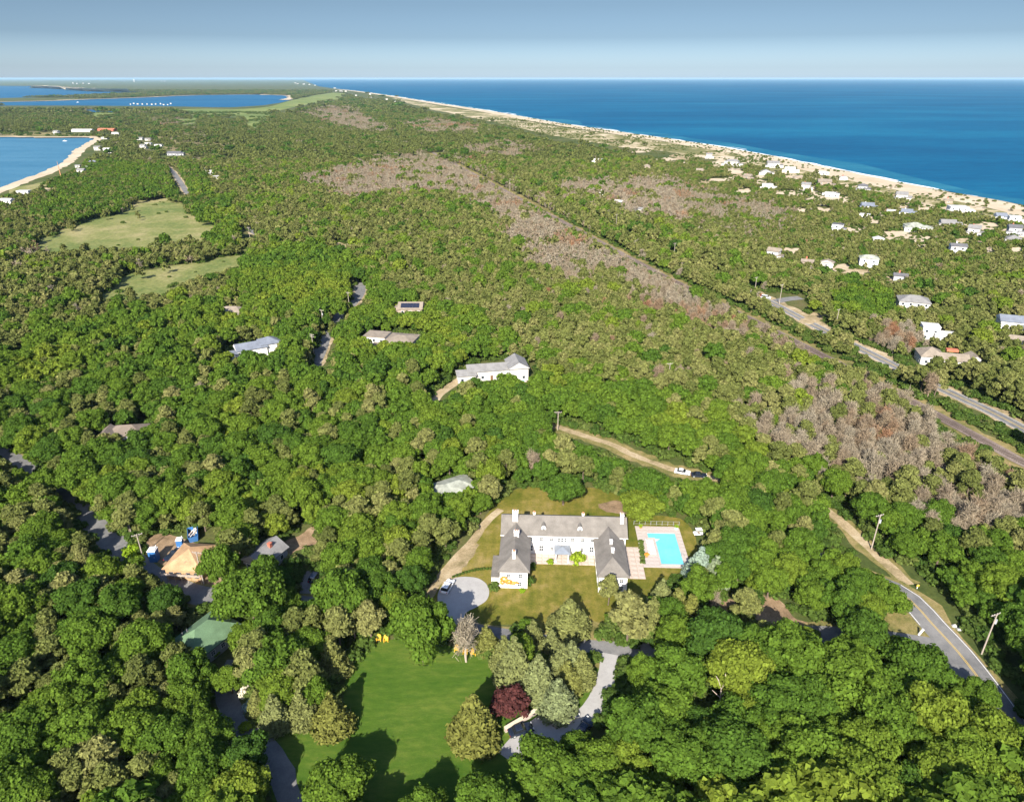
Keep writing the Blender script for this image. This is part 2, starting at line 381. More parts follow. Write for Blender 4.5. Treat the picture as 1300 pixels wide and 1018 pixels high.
MEADOWS = [[(45,317),(62,300),(110,285),(160,268),(205,256),(222,262),(240,280),(268,287),(262,303),(180,314),(100,318)],
           [(130,378),(165,352),(215,342),(262,334),(310,322),(305,340),(262,352),(205,372),(160,385)],
           [(15,240),(40,236),(60,232),(50,243),(20,250)]]
for q in MEADOWS:
    mx_, my_ = sum(a for a, b in q)/len(q), sum(b for a, b in q)/len(q)
    area_px('meadow', [(mx_+(a-mx_)*1.12, my_+(b-my_)*1.3) for a, b in q], M_meadow, 0.05, 1.2)
MARSH = [[(216,140),(260,138.5),(300,139),(340,136),(362,130),(390,123),(420,118),(440,120),(425,127),(390,133),(350,142),(338,152),(325,162),(312,163),(312,150),(280,148),(240,146)],
         [(98,141),(120,141),(150,145),(148,150),(120,148)], [(225,152),(255,150),(250,156),(228,158)]]
for q in MARSH: area_px('marsh', q, M_marsh, 0.05, 0.4)
HEATH = [[(190,176),(215,166),(250,165),(280,172),(300,180),(290,196),(250,200),(215,190)], [(2,158),(60,168),(120,172),(118,174),(0,172)]]
for q in HEATH: area_px('heath', q, M_heath, 0.04, 0.6)
area_px('pond', [(112,139.4),(146,139.8),(140,143.2),(116,142.5)], M_lagoon, 0.09)

SANDS = [(946,203,64,11),(1002,246,42,7),(1050,252,62,7),(945,243,20,7),(1045,267,24,8),(1018,268,16,6),(1075,256,20,5),(1110,282,18,7),(1085,292,26,9),
 (1138,300,44,15),(1168,303,36,9),(1175,265,24,7),(1250,288,44,13),(1205,298,24,5),(1222,306,30,8),(1240,308,20,6),(1258,318,20,7),(1170,313,26,6),(1290,318,22,9),
 (1294,272,24,9),(1005,318,28,8),(1060,340,42,13),(1085,346,50,10),(1128,352,26,10),(995,354,9,5),(895,232,22,5),(922,228,42,5),(840,203,34,5),(866,200,30,6),(700,214,20,3),
 (780,180,26,5),(815,192,24,4),(760,207,26,4),(1300,300,26,8),(1150,262,18,4),(1125,268,14,4),(965,232,16,4),(1027,258,20,4),(435,313,34,11),(288,205,20,3),(318,180,26,3),
 (293,182,24,3),(335,172,16,2),(308,173,20,2),(285,170,14,2),(160,156,14,3),(175,158,10,3),(400,190,20,3),(140,158,18,2),(470,215,10,4),(487,234,8,3),(30,262,20,5),(70,250,26,6),(60,240,22,5),(3,272,14,6),
 (660,398,8,14),(1290,362,14,3),(808,266,18,3),(823,213,14,3),(600,163,20,1.6),(1272,440,14,4),(1180,390,14,3),(1170,448,24,4),(870,207,10,3)]
_r = random.Random(44)
for _ in range(46):                               # smaller bare spots between the beach houses
    px_ = _r.uniform(905, 1310); t_ = (px_-860)/440; y0_, y1_ = 200+t_*72, 240+t_*95
    SANDS.append((px_, _r.triangular(y0_, y1_, y0_), _r.uniform(8, 30), _r.uniform(2.2, 6)))
for x, y, w, h in SANDS:
    w *= 1.15; h *= 1.15
    n = 22; q = []; f0 = [random.uniform(0, 6.28) for _ in range(4)]
    for k in range(n):
        t = 2*math.pi*k/n; r = 0.85+0.28*math.sin(2*t+f0[0])+0.2*math.sin(3*t+f0[1])+0.14*math.sin(5*t+f0[2])+random.uniform(-0.12, 0.12)
        q.append((x+math.cos(t)*w/2*r, y+math.sin(t)*h/2*r))
    area_px('sand_patch', q, M_sand if random.random() < 0.7 else M_path, 0.10+0.001*random.random(), 0.1, 3)

# mansion grounds, lawns, yards
LAWN_M = [(545,752),(560,722),(582,700),(602,678),(622,648),(645,625),(690,617),(760,620),(795,636),(806,652),(850,656),(872,664),(885,690),(880,718),(872,728),(850,735),(835,742),(815,770),(765,790),(700,800),(645,792),(612,797),(588,790),(565,780)]
LAWN_S = [(440,855),(470,822),(500,812),(560,818),(625,836),(660,870),(690,890),(700,905),(690,1000),(640,1060),(380,1060),(340,960),(325,922),(380,905),(430,905)]
LAWN_R = [(752,842),(775,842),(768,870),(745,905),(712,925),(695,905),(705,880),(740,870)]
area_px('mansion_lawn', LAWN_M, M_lawn_dry, 0.05, 0.4)
area_px('lower_lawn', LAWN_S, M_lawn, 0.052, 0.4)
area_px('drive_lawn', LAWN_R, M_lawn, 0.056, 0.2)
area_px('courtyard_lawn', [(676,712),(757,713),(758,745),(745,775),(700,785),(672,775),(668,748)], M_lawn_dry, 0.06, 0.3)
area_px('bare_patch', [(765,640),(782,636),(800,640),(800,647),(775,648)], M_dirt, 0.07, 0.6)
area_px('bare_patch', [(560,745),(572,720),(590,702),(606,690),(603,702),(588,722),(574,738)], M_path, 0.058, 0.8)
YARDS = [[(185,690),(200,678),(228,682),(262,700),(285,725),(280,742),(240,745),(205,735),(190,715)], [(330,700),(352,690),(380,680),(398,668),(402,690),(375,700),(350,715)],
         [(905,772),(925,760),(936,775),(900,802)], [(962,757),(990,762),(1012,786),(1052,795),(1040,802),(990,797),(958,790)], [(1112,785),(1150,775),(1175,803),(1186,813),(1150,812),(1128,803)],
         [(283,732),(310,722),(318,742),(300,748)],[(385,728),(408,725),(412,750),(392,762),(380,750)],[(700,792),(760,790),(762,815),(700,812)],[(760,640),(806,640),(800,652),(770,650)]]
for k, q in enumerate(YARDS): area_px('yard', q, M_verge if k in (4, 7) else (M_path if k == 5 else M_asphalt if k == 6 else M_dirt), 0.045+0.002*k, 0.5)

ROADS = {}
def road(name, pts, w, verge=None, lines=True, mat=M_asphalt, z=0.09, edge=True):
    p = resample(path_px(pts, 6), 4); ROADS[name] = (p, w)
    if verge: strip('verge', p, -w/2-verge[0], w/2+verge[1], verge[2], z-0.012-0.001*random.random(), 0.45)
    o = strip(name, p, -w/2, w/2, mat, z)
    if lines:
        for d in (-0.16, 0.16): strip('centre_line', p, d-0.07, d+0.07, M_yellow, z+0.006, parent=o)
        if edge:
            for d in (-w/2+0.35, w/2-0.35): strip('edge_line', p, d-0.07, d+0.07, M_whitepaint, z+0.006, parent=o)
    return o
SIDE = [(1205,826),(1160,818),(1110,812),(1060,808),(1000,807),(940,812),(880,820),(840,826),(802,829),(740,825),(684,818),(640,811),(606,806),(560,795),(498,783),(440,775),(380,768),(320,763),(264,758),(228,748),(185,727),(149,694),(122,668),(100,645),(70,620),(30,592),(-10,570),(-60,545),(-120,515)]
MAIN = [(1420,1110),(1350,1020),(1300,945),(1268,897),(1240,858),(1213,824),(1185,794),(1158,764),(1134,748),(1094,734),(1054,718),(1012,700),(955,675)]
HIGHWAY = [(1360,575),(1300,545),(1256,522),(1192,492),(1131,462),(1039,416),(972,381),(912,354),(853,327),(782,293),(724,263),(660,232),(600,203),(545,176),(500,154),(460,134),(435,121)]
RAILWAY = [(1360,620),(1290,583),(1192,529),(1060,460),(950,404),(857,358),(768,311),(711,280),(633,238),(582,211),(530,184),(490,163),(450,140),(432,125)]
NORTHROAD = [(395,470),(407,445),(413,428),(425,408),(445,388),(457,372),(455,358),(440,345),(420,330),(390,318),(350,305),(322,295),(310,282),(290,265),(262,255),(240,247),(228,230),(217,216),(200,205),(170,192),(155,182),(150,176)]
road('side_road', SIDE, 6.0, (0.8, 0.8, M_verge), lines=False, z=0.10, edge=False)
road('main_road', MAIN, 6.3, (1.2, 3.4, M_verge), z=0.112, lines=False)
mp = ROADS['main_road'][0]; mr = [o for o in C.objects if o.name.startswith('main_road')][0]
vis = [p for p in mp if proj(p.x, p.y, 0)[1] > 742]
if vis[0].y > vis[-1].y: vis = vis[::-1]
for d in (-0.15, 0.15): strip('centre_line', vis, d-0.06, d+0.06, M_yellow, 0.118, parent=mr)
for d in (-2.85, 2.85):
    run = []
    for p in vis:
        q = proj(*(p.x, p.y), 0)
        if d > 0 and 806 < q[1] < 868:
            if len(run) > 2: strip('edge_line', run, d-0.07, d+0.07, M_whitepaint, 0.118, parent=mr)
            run = []
        else: run.append(p)
    if len(run) > 2: strip('edge_line', run, d-0.07, d+0.07, M_whitepaint, 0.118, parent=mr)
road('highway', HIGHWAY, 5.8, (4.0, 1.2, M_path), z=0.115)
road('north_road', NORTHROAD, 5.6, (1.5, 1.5, M_path), lines=False, z=0.10)
rw = resample(path_px(RAILWAY, 6), 6)
strip('rail_corridor', rw, -8, 8, M_verge, 0.03, 1.0)
bed = strip('railway_track', rw, -2.6, 2.6, M_ballast, 0.20, 0.1)
for d in (-0.72, 0.72): strip('rail', rw, d-0.06, d+0.06, M_rail, 0.36, parent=bed)
b = MB()                                     # sleepers along the stretch that shows
rs = resample([p for p in rw if p.y < 420 and p.x > 60], 0.75)
for i, p in enumerate(rs[:-1]):
    t = (rs[i+1]-p).normalized(); n_ = Vector((-t.y, t.x)); q = [p+n_*a+t*c for a, c in ((-1.3,-0.13),(1.3,-0.13),(1.3,0.13),(-1.3,0.13))]
    b.hexa([(v.x, v.y, 0.21) for v in q], [(v.x, v.y, 0.31) for v in q])
o = b.build('sleepers', plain('tarred_sleeper_wood', (0.075,0.055,0.045), 0.9), bed); o['kind'] = 'stuff'

area_px('main_road_mouth', [(1128,803),(1150,806),(1188,813),(1205,810),(1235,850),(1225,862),(1205,852),(1175,840),(1140,822)], M_asphalt, 0.106, n=3)
CIRCLE = [(577.5,734),(592.7,732.3),(608,734.8),(618,742.4),(621,752.6),(617,762.8),(604.6,771),(592,778),(588,790),(588,803),(570,801),(565,786),(557,769.5),(556,754),(563,742)]
area_px('round_driveway', CIRCLE, M_drive, 0.118, n=6)
def lane(name, pts, w, mat, z, verge=None):
    p = resample(path_px(pts, 6), 2.5); ROADS[name] = (p, w)
    if verge: strip('verge', p, -w/2-verge[0], w/2+verge[0], verge[1], z-0.01, 0.5)
    return strip(name, p, -w/2, w/2, mat, z, 0.12)
lane('driveway', [(774,830),(771,850),(766,870),(757,892),(742,910),(722,924),(700,933),(680,945),(665,965)], 3.6, M_drive, 0.126)
lane('cottage_driveway', [(300,838),(293,852),(288,870),(287,888),(296,908),(312,925),(335,948),(358,985),(380,1060)], 4.0, M_asphalt, 0.124)
lane('sandy_track', [(660,532),(690,538),(720,546),(750,556),(780,565),(800,576),(830,587),(860,598),(890,604),(925,611)], 2.6, M_path, 0.062, (2.2, M_verge))
lane('sandy_verge', [(1030,633),(1050,649),(1075,669),(1100,692),(1125,715),(1150,738),(1160,749)], 2.8, M_path, 0.095, (1.5, M_verge))
lane('dirt_track', [(520,790),(535,770),(548,752),(560,732),(580,707),(600,687),(618,662),(640,643)], 2.2, M_path, 0.066)
lane('house_lane', [(548,512),(558,500),(575,488),(590,478)], 4.0, M_path, 0.06)
lane('beach_lane', [(1140,358),(1122,368),(1095,372)], 5.0, M_path, 0.13)
lane('road_turnout', [(985,383),(1000,380),(1020,378)], 6.0, M_asphalt, 0.135)
lane('road_turnout', [(1020,410),(1032,405),(1042,398)], 7.0, M_path, 0.136)
lane('bay_road', [(165,199),(152,190),(148,182),(152,174)], 9, M_path, 0.13)
area_px('parking_court', [(652,932),(688,905),(706,925),(700,935),(690,960),(660,975),(632,955)], M_drive, 0.122, n=2, sm=False)

# sea air: one thin even haze over everything below the horizon
hz = bpy.data.materials.new('haze'); hz.use_nodes = True; hn = hz.node_tree; hn.nodes.clear()
pv = hn.nodes.new('ShaderNodeVolumePrincipled'); pv.inputs['Color'].default_value = (0.50, 0.78, 1.0, 1); pv.inputs['Density'].default_value = HAZE; pv.inputs['Anisotropy'].default_value = 0.0
ho = hn.nodes.new('ShaderNodeOutputMaterial'); hn.links.new(pv.outputs[0], ho.inputs['Volume'])
struct(MB().box(-62000, 62000, -2500, 62000, -2.6, 112).build('haze', hz), 'stuff')
# far low hills on the horizon
for (x0, x1, yb, h) in ((-300,60,104.5,26),(30,210,104,34),(180,330,103.4,30),(300,384,102.6,16)):
    n = 40; vs = []; fs = []
    for i in range(n+1):
        t = i/n; a = P(x0+(x1-x0)*t, yb); e = math.sin(math.pi*t)**0.6
        hh = h*e*(0.75+0.25*math.sin(t*17+x0)+0.12*math.sin(t*53))
        vs += [(a.x, a.y-700*e, -0.5), (a.x, a.y, max(hh, 0.1)), (a.x, a.y+900, -0.5)]
        if i: k = 3*i; fs += [(k-3, k, k+1, k-2), (k-2, k+1, k+2, k-1)]
    struct(obj('hills', mesh('hills', vs, fs, M_ground)))
# ------------------------------------------------------------------ buildings
def unit_window(frame, glass, mull=True):
    """unit window in the XZ plane, proud towards -Y: frame (0) round glass (1)"""
    b = MB(); t = 0.09
    b.box(-0.5, 0.5, -0.05, 0.02, -0.5, -0.5+t); b.box(-0.5, 0.5, -0.05, 0.02, 0.5-t, 0.5)
    b.box(-0.5, -0.5+t, -0.05, 0.02, -0.5+t, 0.5-t); b.box(0.5-t, 0.5, -0.05, 0.02, -0.5+t, 0.5-t)
    if mull: b.box(-0.025, 0.025, -0.045, 0.02, -0.5+t, 0.5-t); b.box(-0.41, -0.026, -0.04, 0.02, -0.02, 0.02); b.box(0.026, 0.41, -0.04, 0.02, -0.02, 0.02)
    b.box(-0.42, 0.42, -0.018, 0.015, -0.42, 0.42, 1)
    return b.mesh('window', [frame, glass])
WIN = unit_window(M_whitetrim, M_glass)
WINPLAIN = unit_window(M_whitetrim, M_glass, False)
WINDARK = unit_window(M_roof_dark, M_glass, False)
FRAME = None
def frame_mesh():
    b = MB(); t = 0.08
    b.box(-0.5, 0.5, -0.06, 0.02, -0.5, -0.5+t); b.box(-0.5, 0.5, -0.06, 0.02, 0.5-t, 0.5)
    b.box(-0.5, -0.5+t, -0.06, 0.02, -0.5+t, 0.5-t); b.box(0.5-t, 0.5, -0.06, 0.02, -0.5+t, 0.5-t)
    b.box(-0.03, 0.03, -0.05, 0.02, -0.5+t, 0.5-t)
    b.box(-0.42, -0.031, -0.045, 0.02, -0.02, 0.02); b.box(0.031, 0.42, -0.045, 0.02, -0.02, 0.02)
    return b.mesh('window', [M_whitetrim])
FRAME = frame_mesh()
PANE = MB().box(-0.42, 0.42, -0.02, 0.018, -0.42, 0.42).mesh('pane', M_glass)
def window(parent, x, y, z, w, h, rz=0.0, me=None, sub=False):
    o = obj('window', FRAME if sub else (me or WIN), parent, (x, y, z), rz, (w, 1, h))
    if sub: obj('pane', PANE, o)
    return o

def roof_mb(cx, cy, w, d, z, kind, rise, ov=0.45, th=0.18):
    """closed roof over a w x d rectangle; gable ends carry slot 1"""
    b = MB(); x0, x1, y0, y1 = cx-w/2-ov, cx+w/2+ov, cy-d/2-ov, cy+d/2+ov
    if kind == 'flat':
        b.box(x0+ov*0.6, x1-ov*0.6, y0+ov*0.6, y1-ov*0.6, z, z+0.3); b.box(x0+ov*0.6+0.35, x1-ov*0.6-0.35, y0+ov*0.6+0.35, y1-ov*0.6-0.35, z+0.3, z+0.34)
        return b
    lo = [(x0,y0,z),(x1,y0,z),(x1,y1,z),(x0,y1,z)]; up = [(a, c, z+th) for a, c, _ in lo]
    b.add(lo+up, [(3,2,1,0),(0,1,5,4),(1,2,6,5),(2,3,7,6),(3,0,4,7)])
    if kind == 'hip':
        W_, D_ = x1-x0, y1-y0
        if W_ >= D_: r0, r1 = (x0+D_/2*0.98, cy, z+th+rise), (x1-D_/2*0.98, cy, z+th+rise)
        else: r0, r1 = (cx, y0+W_/2*0.98, z+th+rise), (cx, y1-W_/2*0.98, z+th+rise)
        if W_ >= D_: b.add(up+[r0, r1], [(0,1,5,4),(2,3,4,5),(1,2,5),(3,0,4)])
        else: b.add(up+[r0, r1], [(1,2,5,4),(3,0,4,5),(0,1,4),(2,3,5)])
    elif kind == 'gx':
        b.add(up+[(x0,cy,z+th+rise),(x1,cy,z+th+rise)], [(0,1,5,4),(2,3,4,5)]); b.add([up[1],up[2],(x1,cy,z+th+rise)], [(0,1,2)], 1); b.add([up[3],up[0],(x0,cy,z+th+rise)], [(0,1,2)], 1)
    elif kind == 'gy':
        b.add(up+[(cx,y0,z+th+rise),(cx,y1,z+th+rise)], [(1,2,5,4),(3,0,4,5)]); b.add([up[0],up[1],(cx,y0,z+th+rise)], [(0,1,2)], 1); b.add([up[2],up[3],(cx,y1,z+th+rise)], [(0,1,2)], 1)
    elif kind == 'shed':
        b.add(up+[(x1,y1,z+th+rise),(x0,y1,z+th+rise)], [(0,1,4,5),(2,3,5,4)]); b.add([up[1],up[2],(x1,y1,z+th+rise)], [(0,1,2)], 1); b.add([up[3],up[0],(x0,y1,z+th+rise)], [(0,1,2)], 1)
    return b

HOUSES = []     # (x, y, radius, visible share)
def house(name, label, cat, px, py, rot, blocks, wall, roof, group=None, zref=3.0, win=None, clear=1.0, chim=None, detail=2):
    """blocks: (cx, cy, w, d, h, kind, rise). zref: height of the pixel that (px, py) names"""
    g = P(px, py, zref)
    rz = math.radians(rot)
    t = thing(name, label, cat, (g.x, g.y, 0), rz, group)
    R = 0
    for k, (cx, cy_, w, d, h, kind, rise) in enumerate(blocks):
        e = 0.013*k                                   # keeps overlapping blocks off each other's planes
        MB().box(cx-w/2+e, cx+w/2-e, cy_-d/2+e, cy_+d/2-e, -0.3, h-e).build('wall', wall, t)
        roof_mb(cx, cy_, w, d, h-e, kind, rise).build('roof', [roof, wall], t)
        R = max(R, math.hypot(abs(cx)+w/2, abs(cy_)+d/2))
        st = max(1, int(h/2.7)); me = win or WINPLAIN
        n = max(1, int(w/(3.2 if detail > 1 else 4.5)))
        for s in range(st):
            z = 1.5+s*2.75
            for i in range(n):
                x = cx-w/2+w*(i+0.5)/n
                if any(abs(x-b[0]) < b[2]/2 and abs((cy_-d/2)-b[1]) < b[3]/2+0.2 and b[4] > z-0.5 for j, b in enumerate(blocks) if j != k): continue
                if s == 0 and i == n//2 and k == 0 and detail > 1:
                    MB().box(-0.5, 0.5, -0.05, 0.02, -1.05, 1.05).build('door', M_door, t, (x, cy_-d/2+e, 1.05)); continue
                window(t, x, cy_-d/2+e, z, 1.3, 1.4, 0, me)
            if detail > 1 or s == 0:
                m = max(1, int(d/4))
                for sx, rr in ((-1, -math.pi/2), (1, math.pi/2)):
                    for i in range(m):
                        y = cy_-d/2+d*(i+0.5)/m; x = cx+sx*(w/2-e)
                        if any(abs(x-b[0]) < b[2]/2+0.2 and abs(y-b[1]) < b[3]/2 and b[4] > z-0.5 for j, b in enumerate(blocks) if j != k): continue
                        window(t, x, y, z, 1.2, 1.4, rr, me)
    if chim:
        for (x, y, z0, z1) in chim:
            c = MB().box(x-0.4, x+0.4, y-0.4, y+0.4, z0, z1).box(x-0.48, x+0.48, y-0.48, y+0.48, z1, z1+0.15).build('chimney', M_whitetrim if wall == M_white else M_brick, t)
    HOUSES.append((g.x, g.y, R, clear))
    return t

# ---- the white mansion
MX, MY, MR = 12.9, 138.45, math.radians(-2.5)
mansion = thing('mansion', 'large white two-winged mansion with grey roofs round a lawn court', 'mansion', (MX, MY, 0), MR)
def mwall(x0, x1, y0, y1, h): return MB().box(x0, x1, y0, y1, -0.3, h).build('wall', M_white, mansion)
mwall(-15.3, 15.2, 0, 8.4, 5.55); mwall(-15.15, -8.75, -13.1, -0.02, 4.95); mwall(7.7, 14.2, -13.7, -0.02, 4.75); mwall(-17.2, -15.17, -12.6, -5.0, 2.7)
def mroof(b): return b.build('roof', [M_roof_mansion, M_white], mansion)
main_roof = mroof(roof_mb(-0.05, 4.2, 30.5, 8.4, 5.55, 'gx', 3.0, 0.45, 0.2))
def wing_roof(x0, x1, y0, z, rise):
    """hipped at the front, running back into the main roof"""
    b = MB(); cx = (x0+x1)/2; hw = (x1-x0)/2; y1 = 3.6
    lo = [(x0,y0,z),(x1,y0,z),(x1,y1,z),(x0,y1,z)]; up = [(a, c, z+0.2) for a, c, _ in lo]
    b.add(lo+up, [(3,2,1,0),(0,1,5,4),(1,2,6,5),(3,0,4,7)])
    b.add(up+[(cx,y0+hw*1.15,z+0.2+rise),(cx,y1,z+0.2+rise)], [(0,1,4),(1,2,5,4),(3,0,4,5),(2,3,5)])
    return b
lroof = mroof(wing_roof(-15.65, -8.2, -13.55, 4.95, 2.45)); rroof = mroof(wing_roof(7.2, 14.7, -14.15, 4.75, 2.45))
mroof(roof_mb(-16.3, -8.8, 1.75, 7.6, 2.7, 'flat', 0, 0.3))
def chimney(parent, x, y, z0, z1, w, d, pot=True):
    c = MB().box(x-w/2, x+w/2, y-d/2, y+d/2, z0, z1).box(x-w/2-0.09, x+w/2+0.09, y-d/2-0.09, y+d/2+0.09, z1, z1+0.18).build('chimney', M_white, parent)
    if pot:
        for k in (-1, 1): MB().tube((x+k*w*0.22, y, z1+0.18), (x+k*w*0.22, y, z1+0.6), 0.16, 0.12, 8).build('chimney_pot', M_copper, c)
    return c
chimney(main_roof, -12.2, 3.1, 6.5, 10.4, 1.35, 1.0); chimney(main_roof, 14.3, 3.3, 6.2, 10.1, 0.8, 1.3)
chimney(main_roof, -7.5, 5.1, 7.4, 8.75, 0.55, 0.5); chimney(main_roof, 4.8, 5.1, 7.4, 8.75, 0.55, 0.5)
chimney(lroof, -11.7, -2.6, 6.6, 8.5, 1.2, 0.9); chimney(lroof, -12.0, -10.2, 5.9, 8.3, 0.7, 1.2)
chimney(rroof, 11.0, -4.8, 6.9, 8.2, 0.6, 0.6, False); chimney(rroof, 11.1, -8.0, 6.9, 8.2, 0.65, 0.65, False)
def dormer(parent, x, y, z, w, h, rz=0.0):
    """white front with rounded head, grey little roof running back"""
    b = MB(); d = 1.9
    prof = [(-w/2, 0), (w/2, 0), (w/2, h*0.62), (w*0.35, h*0.85), (0, h), (-w*0.35, h*0.85), (-w/2, h*0.62)]
    fr = [(a, 0, c) for a, c in prof]; bk = [(a, d, c) for a, c in prof]; n = len(prof)
    b.add(fr+bk, [tuple(range(n))]); 
    b.add(fr+bk, [(k, n+k, n+(k+1) % n, (k+1) % n) for k in (0, 1, 6)]); b.add(fr+bk, [(k, n+k, n+(k+1) % n, (k+1) % n) for k in (2, 3, 4, 5)], 1)
    o = b.build('dormer', [M_white, M_roof_mansion], parent, (x, y, z), rz)
    window(o, 0, -0.01, h*0.38, w*0.6, h*0.5)
    return o
dormer(main_roof, -5.1, 1.0, 6.3, 1.15, 1.6); dormer(main_roof, 3.9, 1.0, 6.3, 1.15, 1.6)
def skylight(parent, x, y, z, w, l, pitch_axis, a):
    o = MB().box(-w/2, w/2, -l/2, l/2, 0, 0.12).box(-w/2+0.1, w/2-0.1, -l/2+0.1, l/2-0.1, 0.12, 0.14, 1).build('skylight', [M_whitetrim, M_roof_white], parent, (x, y, z))
    o.rotation_euler = (a, 0, 0) if pitch_axis == 'x' else (0, a, 0)
sl = math.atan2(2.45, 3.72)
skylight(lroof, -10.2, -5.0, 6.29, 0.9, 1.2, 'y', sl); skylight(lroof, -14.1, -6.8, 5.89, 0.8, 1.6, 'y', -sl)
skylight(rroof, 9.3, -6.0, 6.15, 0.9, 1.1, 'y', -sl); skylight(rroof, 12.6, -5.6, 6.15, 0.9, 1.1, 'y', sl); skylight(main_roof, -8.6, 1.6, 6.9, 1.1, 0.8, 'x', math.atan2(3.0, 4.65)); 
# front windows of the court
for x in (-8.2, -5.6, -3.1, 2.1, 4.6, 6.9): window(mansion, x, -0.0, 4.55, 0.85, 1.15, sub=True)
for x in (-1.25, -0.45, 0.35): window(mansion, x, -0.0, 4.45, 0.6, 1.45, sub=True)
for x in (-8.2, -5.6, 6.9): window(mansion, x, -0.0, 1.75, 1.15, 1.9, sub=True)
for x in (-3.0, 4.6): window(mansion, x, -0.0, 1.7, 0.8, 1.3, sub=True)
window(mansion, -10.4, -13.1, 3.7, 0.9, 1.2, sub=True); window(mansion, -13.2, -13.1, 3.7, 0.9, 1.2, sub=True); window(mansion, -10.6, -13.1, 1.3, 0.9, 1.4, sub=True)
for x in (8.9, 11.0, 12.9): window(mansion, x, -13.7, 3.5, 0.95, 1.2, sub=True); window(mansion, x, -13.7, 1.4, 0.95, 1.4, sub=True)
for y in (-10.5, -7.5, -4.5, -1.8):
    window(mansion, -8.75, y, 3.6, 0.9, 1.2, math.pi/2, sub=True); window(mansion, -8.75, y, 1.4, 0.9, 1.6, math.pi/2, sub=True)
    window(mansion, 7.7, y, 3.5, 0.9, 1.2, -math.pi/2, sub=True); window(mansion, 7.7, y, 1.4, 0.9, 1.6, -math.pi/2, sub=True)
    window(mansion, 14.2, y, 3.4, 0.9, 1.2, math.pi/2, sub=True); window(mansion, -15.15, y, 3.9, 0.9, 1.1, -math.pi/2, sub=True)
# portico: grey hipped roof on two posts and a door behind
pb = roof_mb(-0.45, -1.75, 3.5, 3.3, 2.75, 'hip', 0.75, 0.25, 0.2); pb.build('portico_roof', [M_metalroof, M_white], mansion)
for x in (-2.0, 1.1): MB().tube((x, -3.2, 0.12), (x, -3.2, 2.75), 0.17, 0.14, 8).box(x-0.24, x+0.24, -3.44, -2.96, 0.1, 0.3).box(x-0.22, x+0.22, -3.42, -2.98, 2.6, 2.745).build('column', M_whitetrim, mansion)
MB().box(-1.0, 0.1, -0.07, 0.0, 0.1, 2.3).build('door', M_door, mansion)
# eave gutters
MB().box(-15.8, 15.7, -0.56, -0.452, 5.6, 5.72).build('gutter', M_whitetrim, mansion)
def patch(name, x0, x1, y0, y1, z0, z1, mat, ti=1.2, tj=1.2, cell=None):
    """a terrace laid in separate slabs"""
    base = MB().box(x0, x1, y0, y1, z0-0.3, z1-0.03).build(name, M_dirt, None, (MX, MY, 0), MR); base['kind'] = 'structure'
    nx, ny = max(1, round((x1-x0)/ti)), max(1, round((y1-y0)/tj))
    w, d = (x1-x0)/nx, (y1-y0)/ny
    me = MB().box(-w/2+0.03, w/2-0.03, -d/2+0.03, d/2-0.03, -0.05, 0).mesh('slab', mat)
    for i in range(nx):
        for j in range(ny): obj('slab', me, base, (x0+w*(i+0.5), y0+d*(j+0.5), z1-0.008*random.random()))
    return base
patch('terrace', -8.6, 7.6, -4.1, -0.03, 0.0, 0.14, M_paving, 1.6, 1.37)
patch('side_terrace', 14.5, 19.4, -8.6, 3.6, 0.0, 0.15, M_paving, 1.63, 1.74)
HOUSES.append((MX, MY-3, 19, 0))

# ---- swimming pool and its deck
pg = P(836, 697); PX, PY, PR = 38.6, 140.6, math.radians(-2.0)
def pool_local(x, y): return (x, y)
pool = thing('swimming_pool', 'turquoise L-shaped swimming pool beside the white mansion', 'swimming pool', (PX, PY, 0), PR)
b = MB().box(-3.6, 4.0, 4.2, 6.6, 0.12, 0.16).box(-1.9, 4.0, -6.4, 4.19, 0.12, 0.16).build('water', M_poolwater, pool)
b = MB(); outline = [(-3.6,6.6),(4.0,6.6),(4.0,-6.4),(-1.9,-6.4),(-1.9,4.2),(-3.6,4.2)]
for i, a in enumerate(outline):
    c = outline[(i+1) % 6]; x0, x1 = sorted((a[0], c[0])); y0, y1 = sorted((a[1], c[1]))
    if x0 == x1: b.box(x0-0.2, x0+0.2, y0+0.2, y1-0.2, 0.05, 0.24)
    else: b.box(x0-0.2, x1+0.2, y0-0.2, y0+0.2, 0.05, 0.25)
b.build('coping', M_deck, pool)
for k in range(3): MB().box(-1.7+0.0, -0.5-0.35*k, 3.0-0.4*k+0.8, 4.1, 0.05+0.02*k, 0.165+0.01*k).build('step', M_poolfloor, pool)
def ladder(y):
    q = MB()
    for s in (-0.25, 0.25):
        pts = [(3.7, y+s, 0.0), (3.75, y+s, 0.9), (4.1, y+s, 1.05), (4.45, y+s, 0.9), (4.5, y+s, 0.24)]
        for a, c in zip(pts, pts[1:]): q.tube(a, c, 0.03, 0.03, 5)
    q.build('ladder', M_grey, pool)
ladder(-3.0)
deck = MB().box(-6.2, 5.4, -7.4, 9.6, -0.25, 0.07).build('pool_deck', M_deck, None, (PX, PY, 0), PR); deck['kind'] = 'structure'
sx = sy = 1.45; me = MB().box(-0.7, 0.7, -0.7, 0.7, -0.1, 0).mesh('paving_slab', M_deck)
for i in range(8):
    for j in range(12):
        x, y = -6.2+0.725+1.45*i, -7.4+0.71+1.417*j
        if (x > -2.0 and y < 6.9 and x < 4.2 and y > -6.5) or (-4.4 < x < 4.2 and 3.9 < y < 6.9): continue
        obj('paving_slab', me, deck, (x, y, 0.10-0.006*random.random()), 0, (1, 0.975, 1))
pf = thing('pool_fence', 'thin grey wire fence along the far side of the pool deck', 'fence', (PX, PY, 0), PR)
for i in range(9): MB().tube((-6.4+1.5*i, 10.2, 0), (-6.4+1.5*i, 10.2, 1.3), 0.05, 0.05, 6).build('post', M_grey, pf)
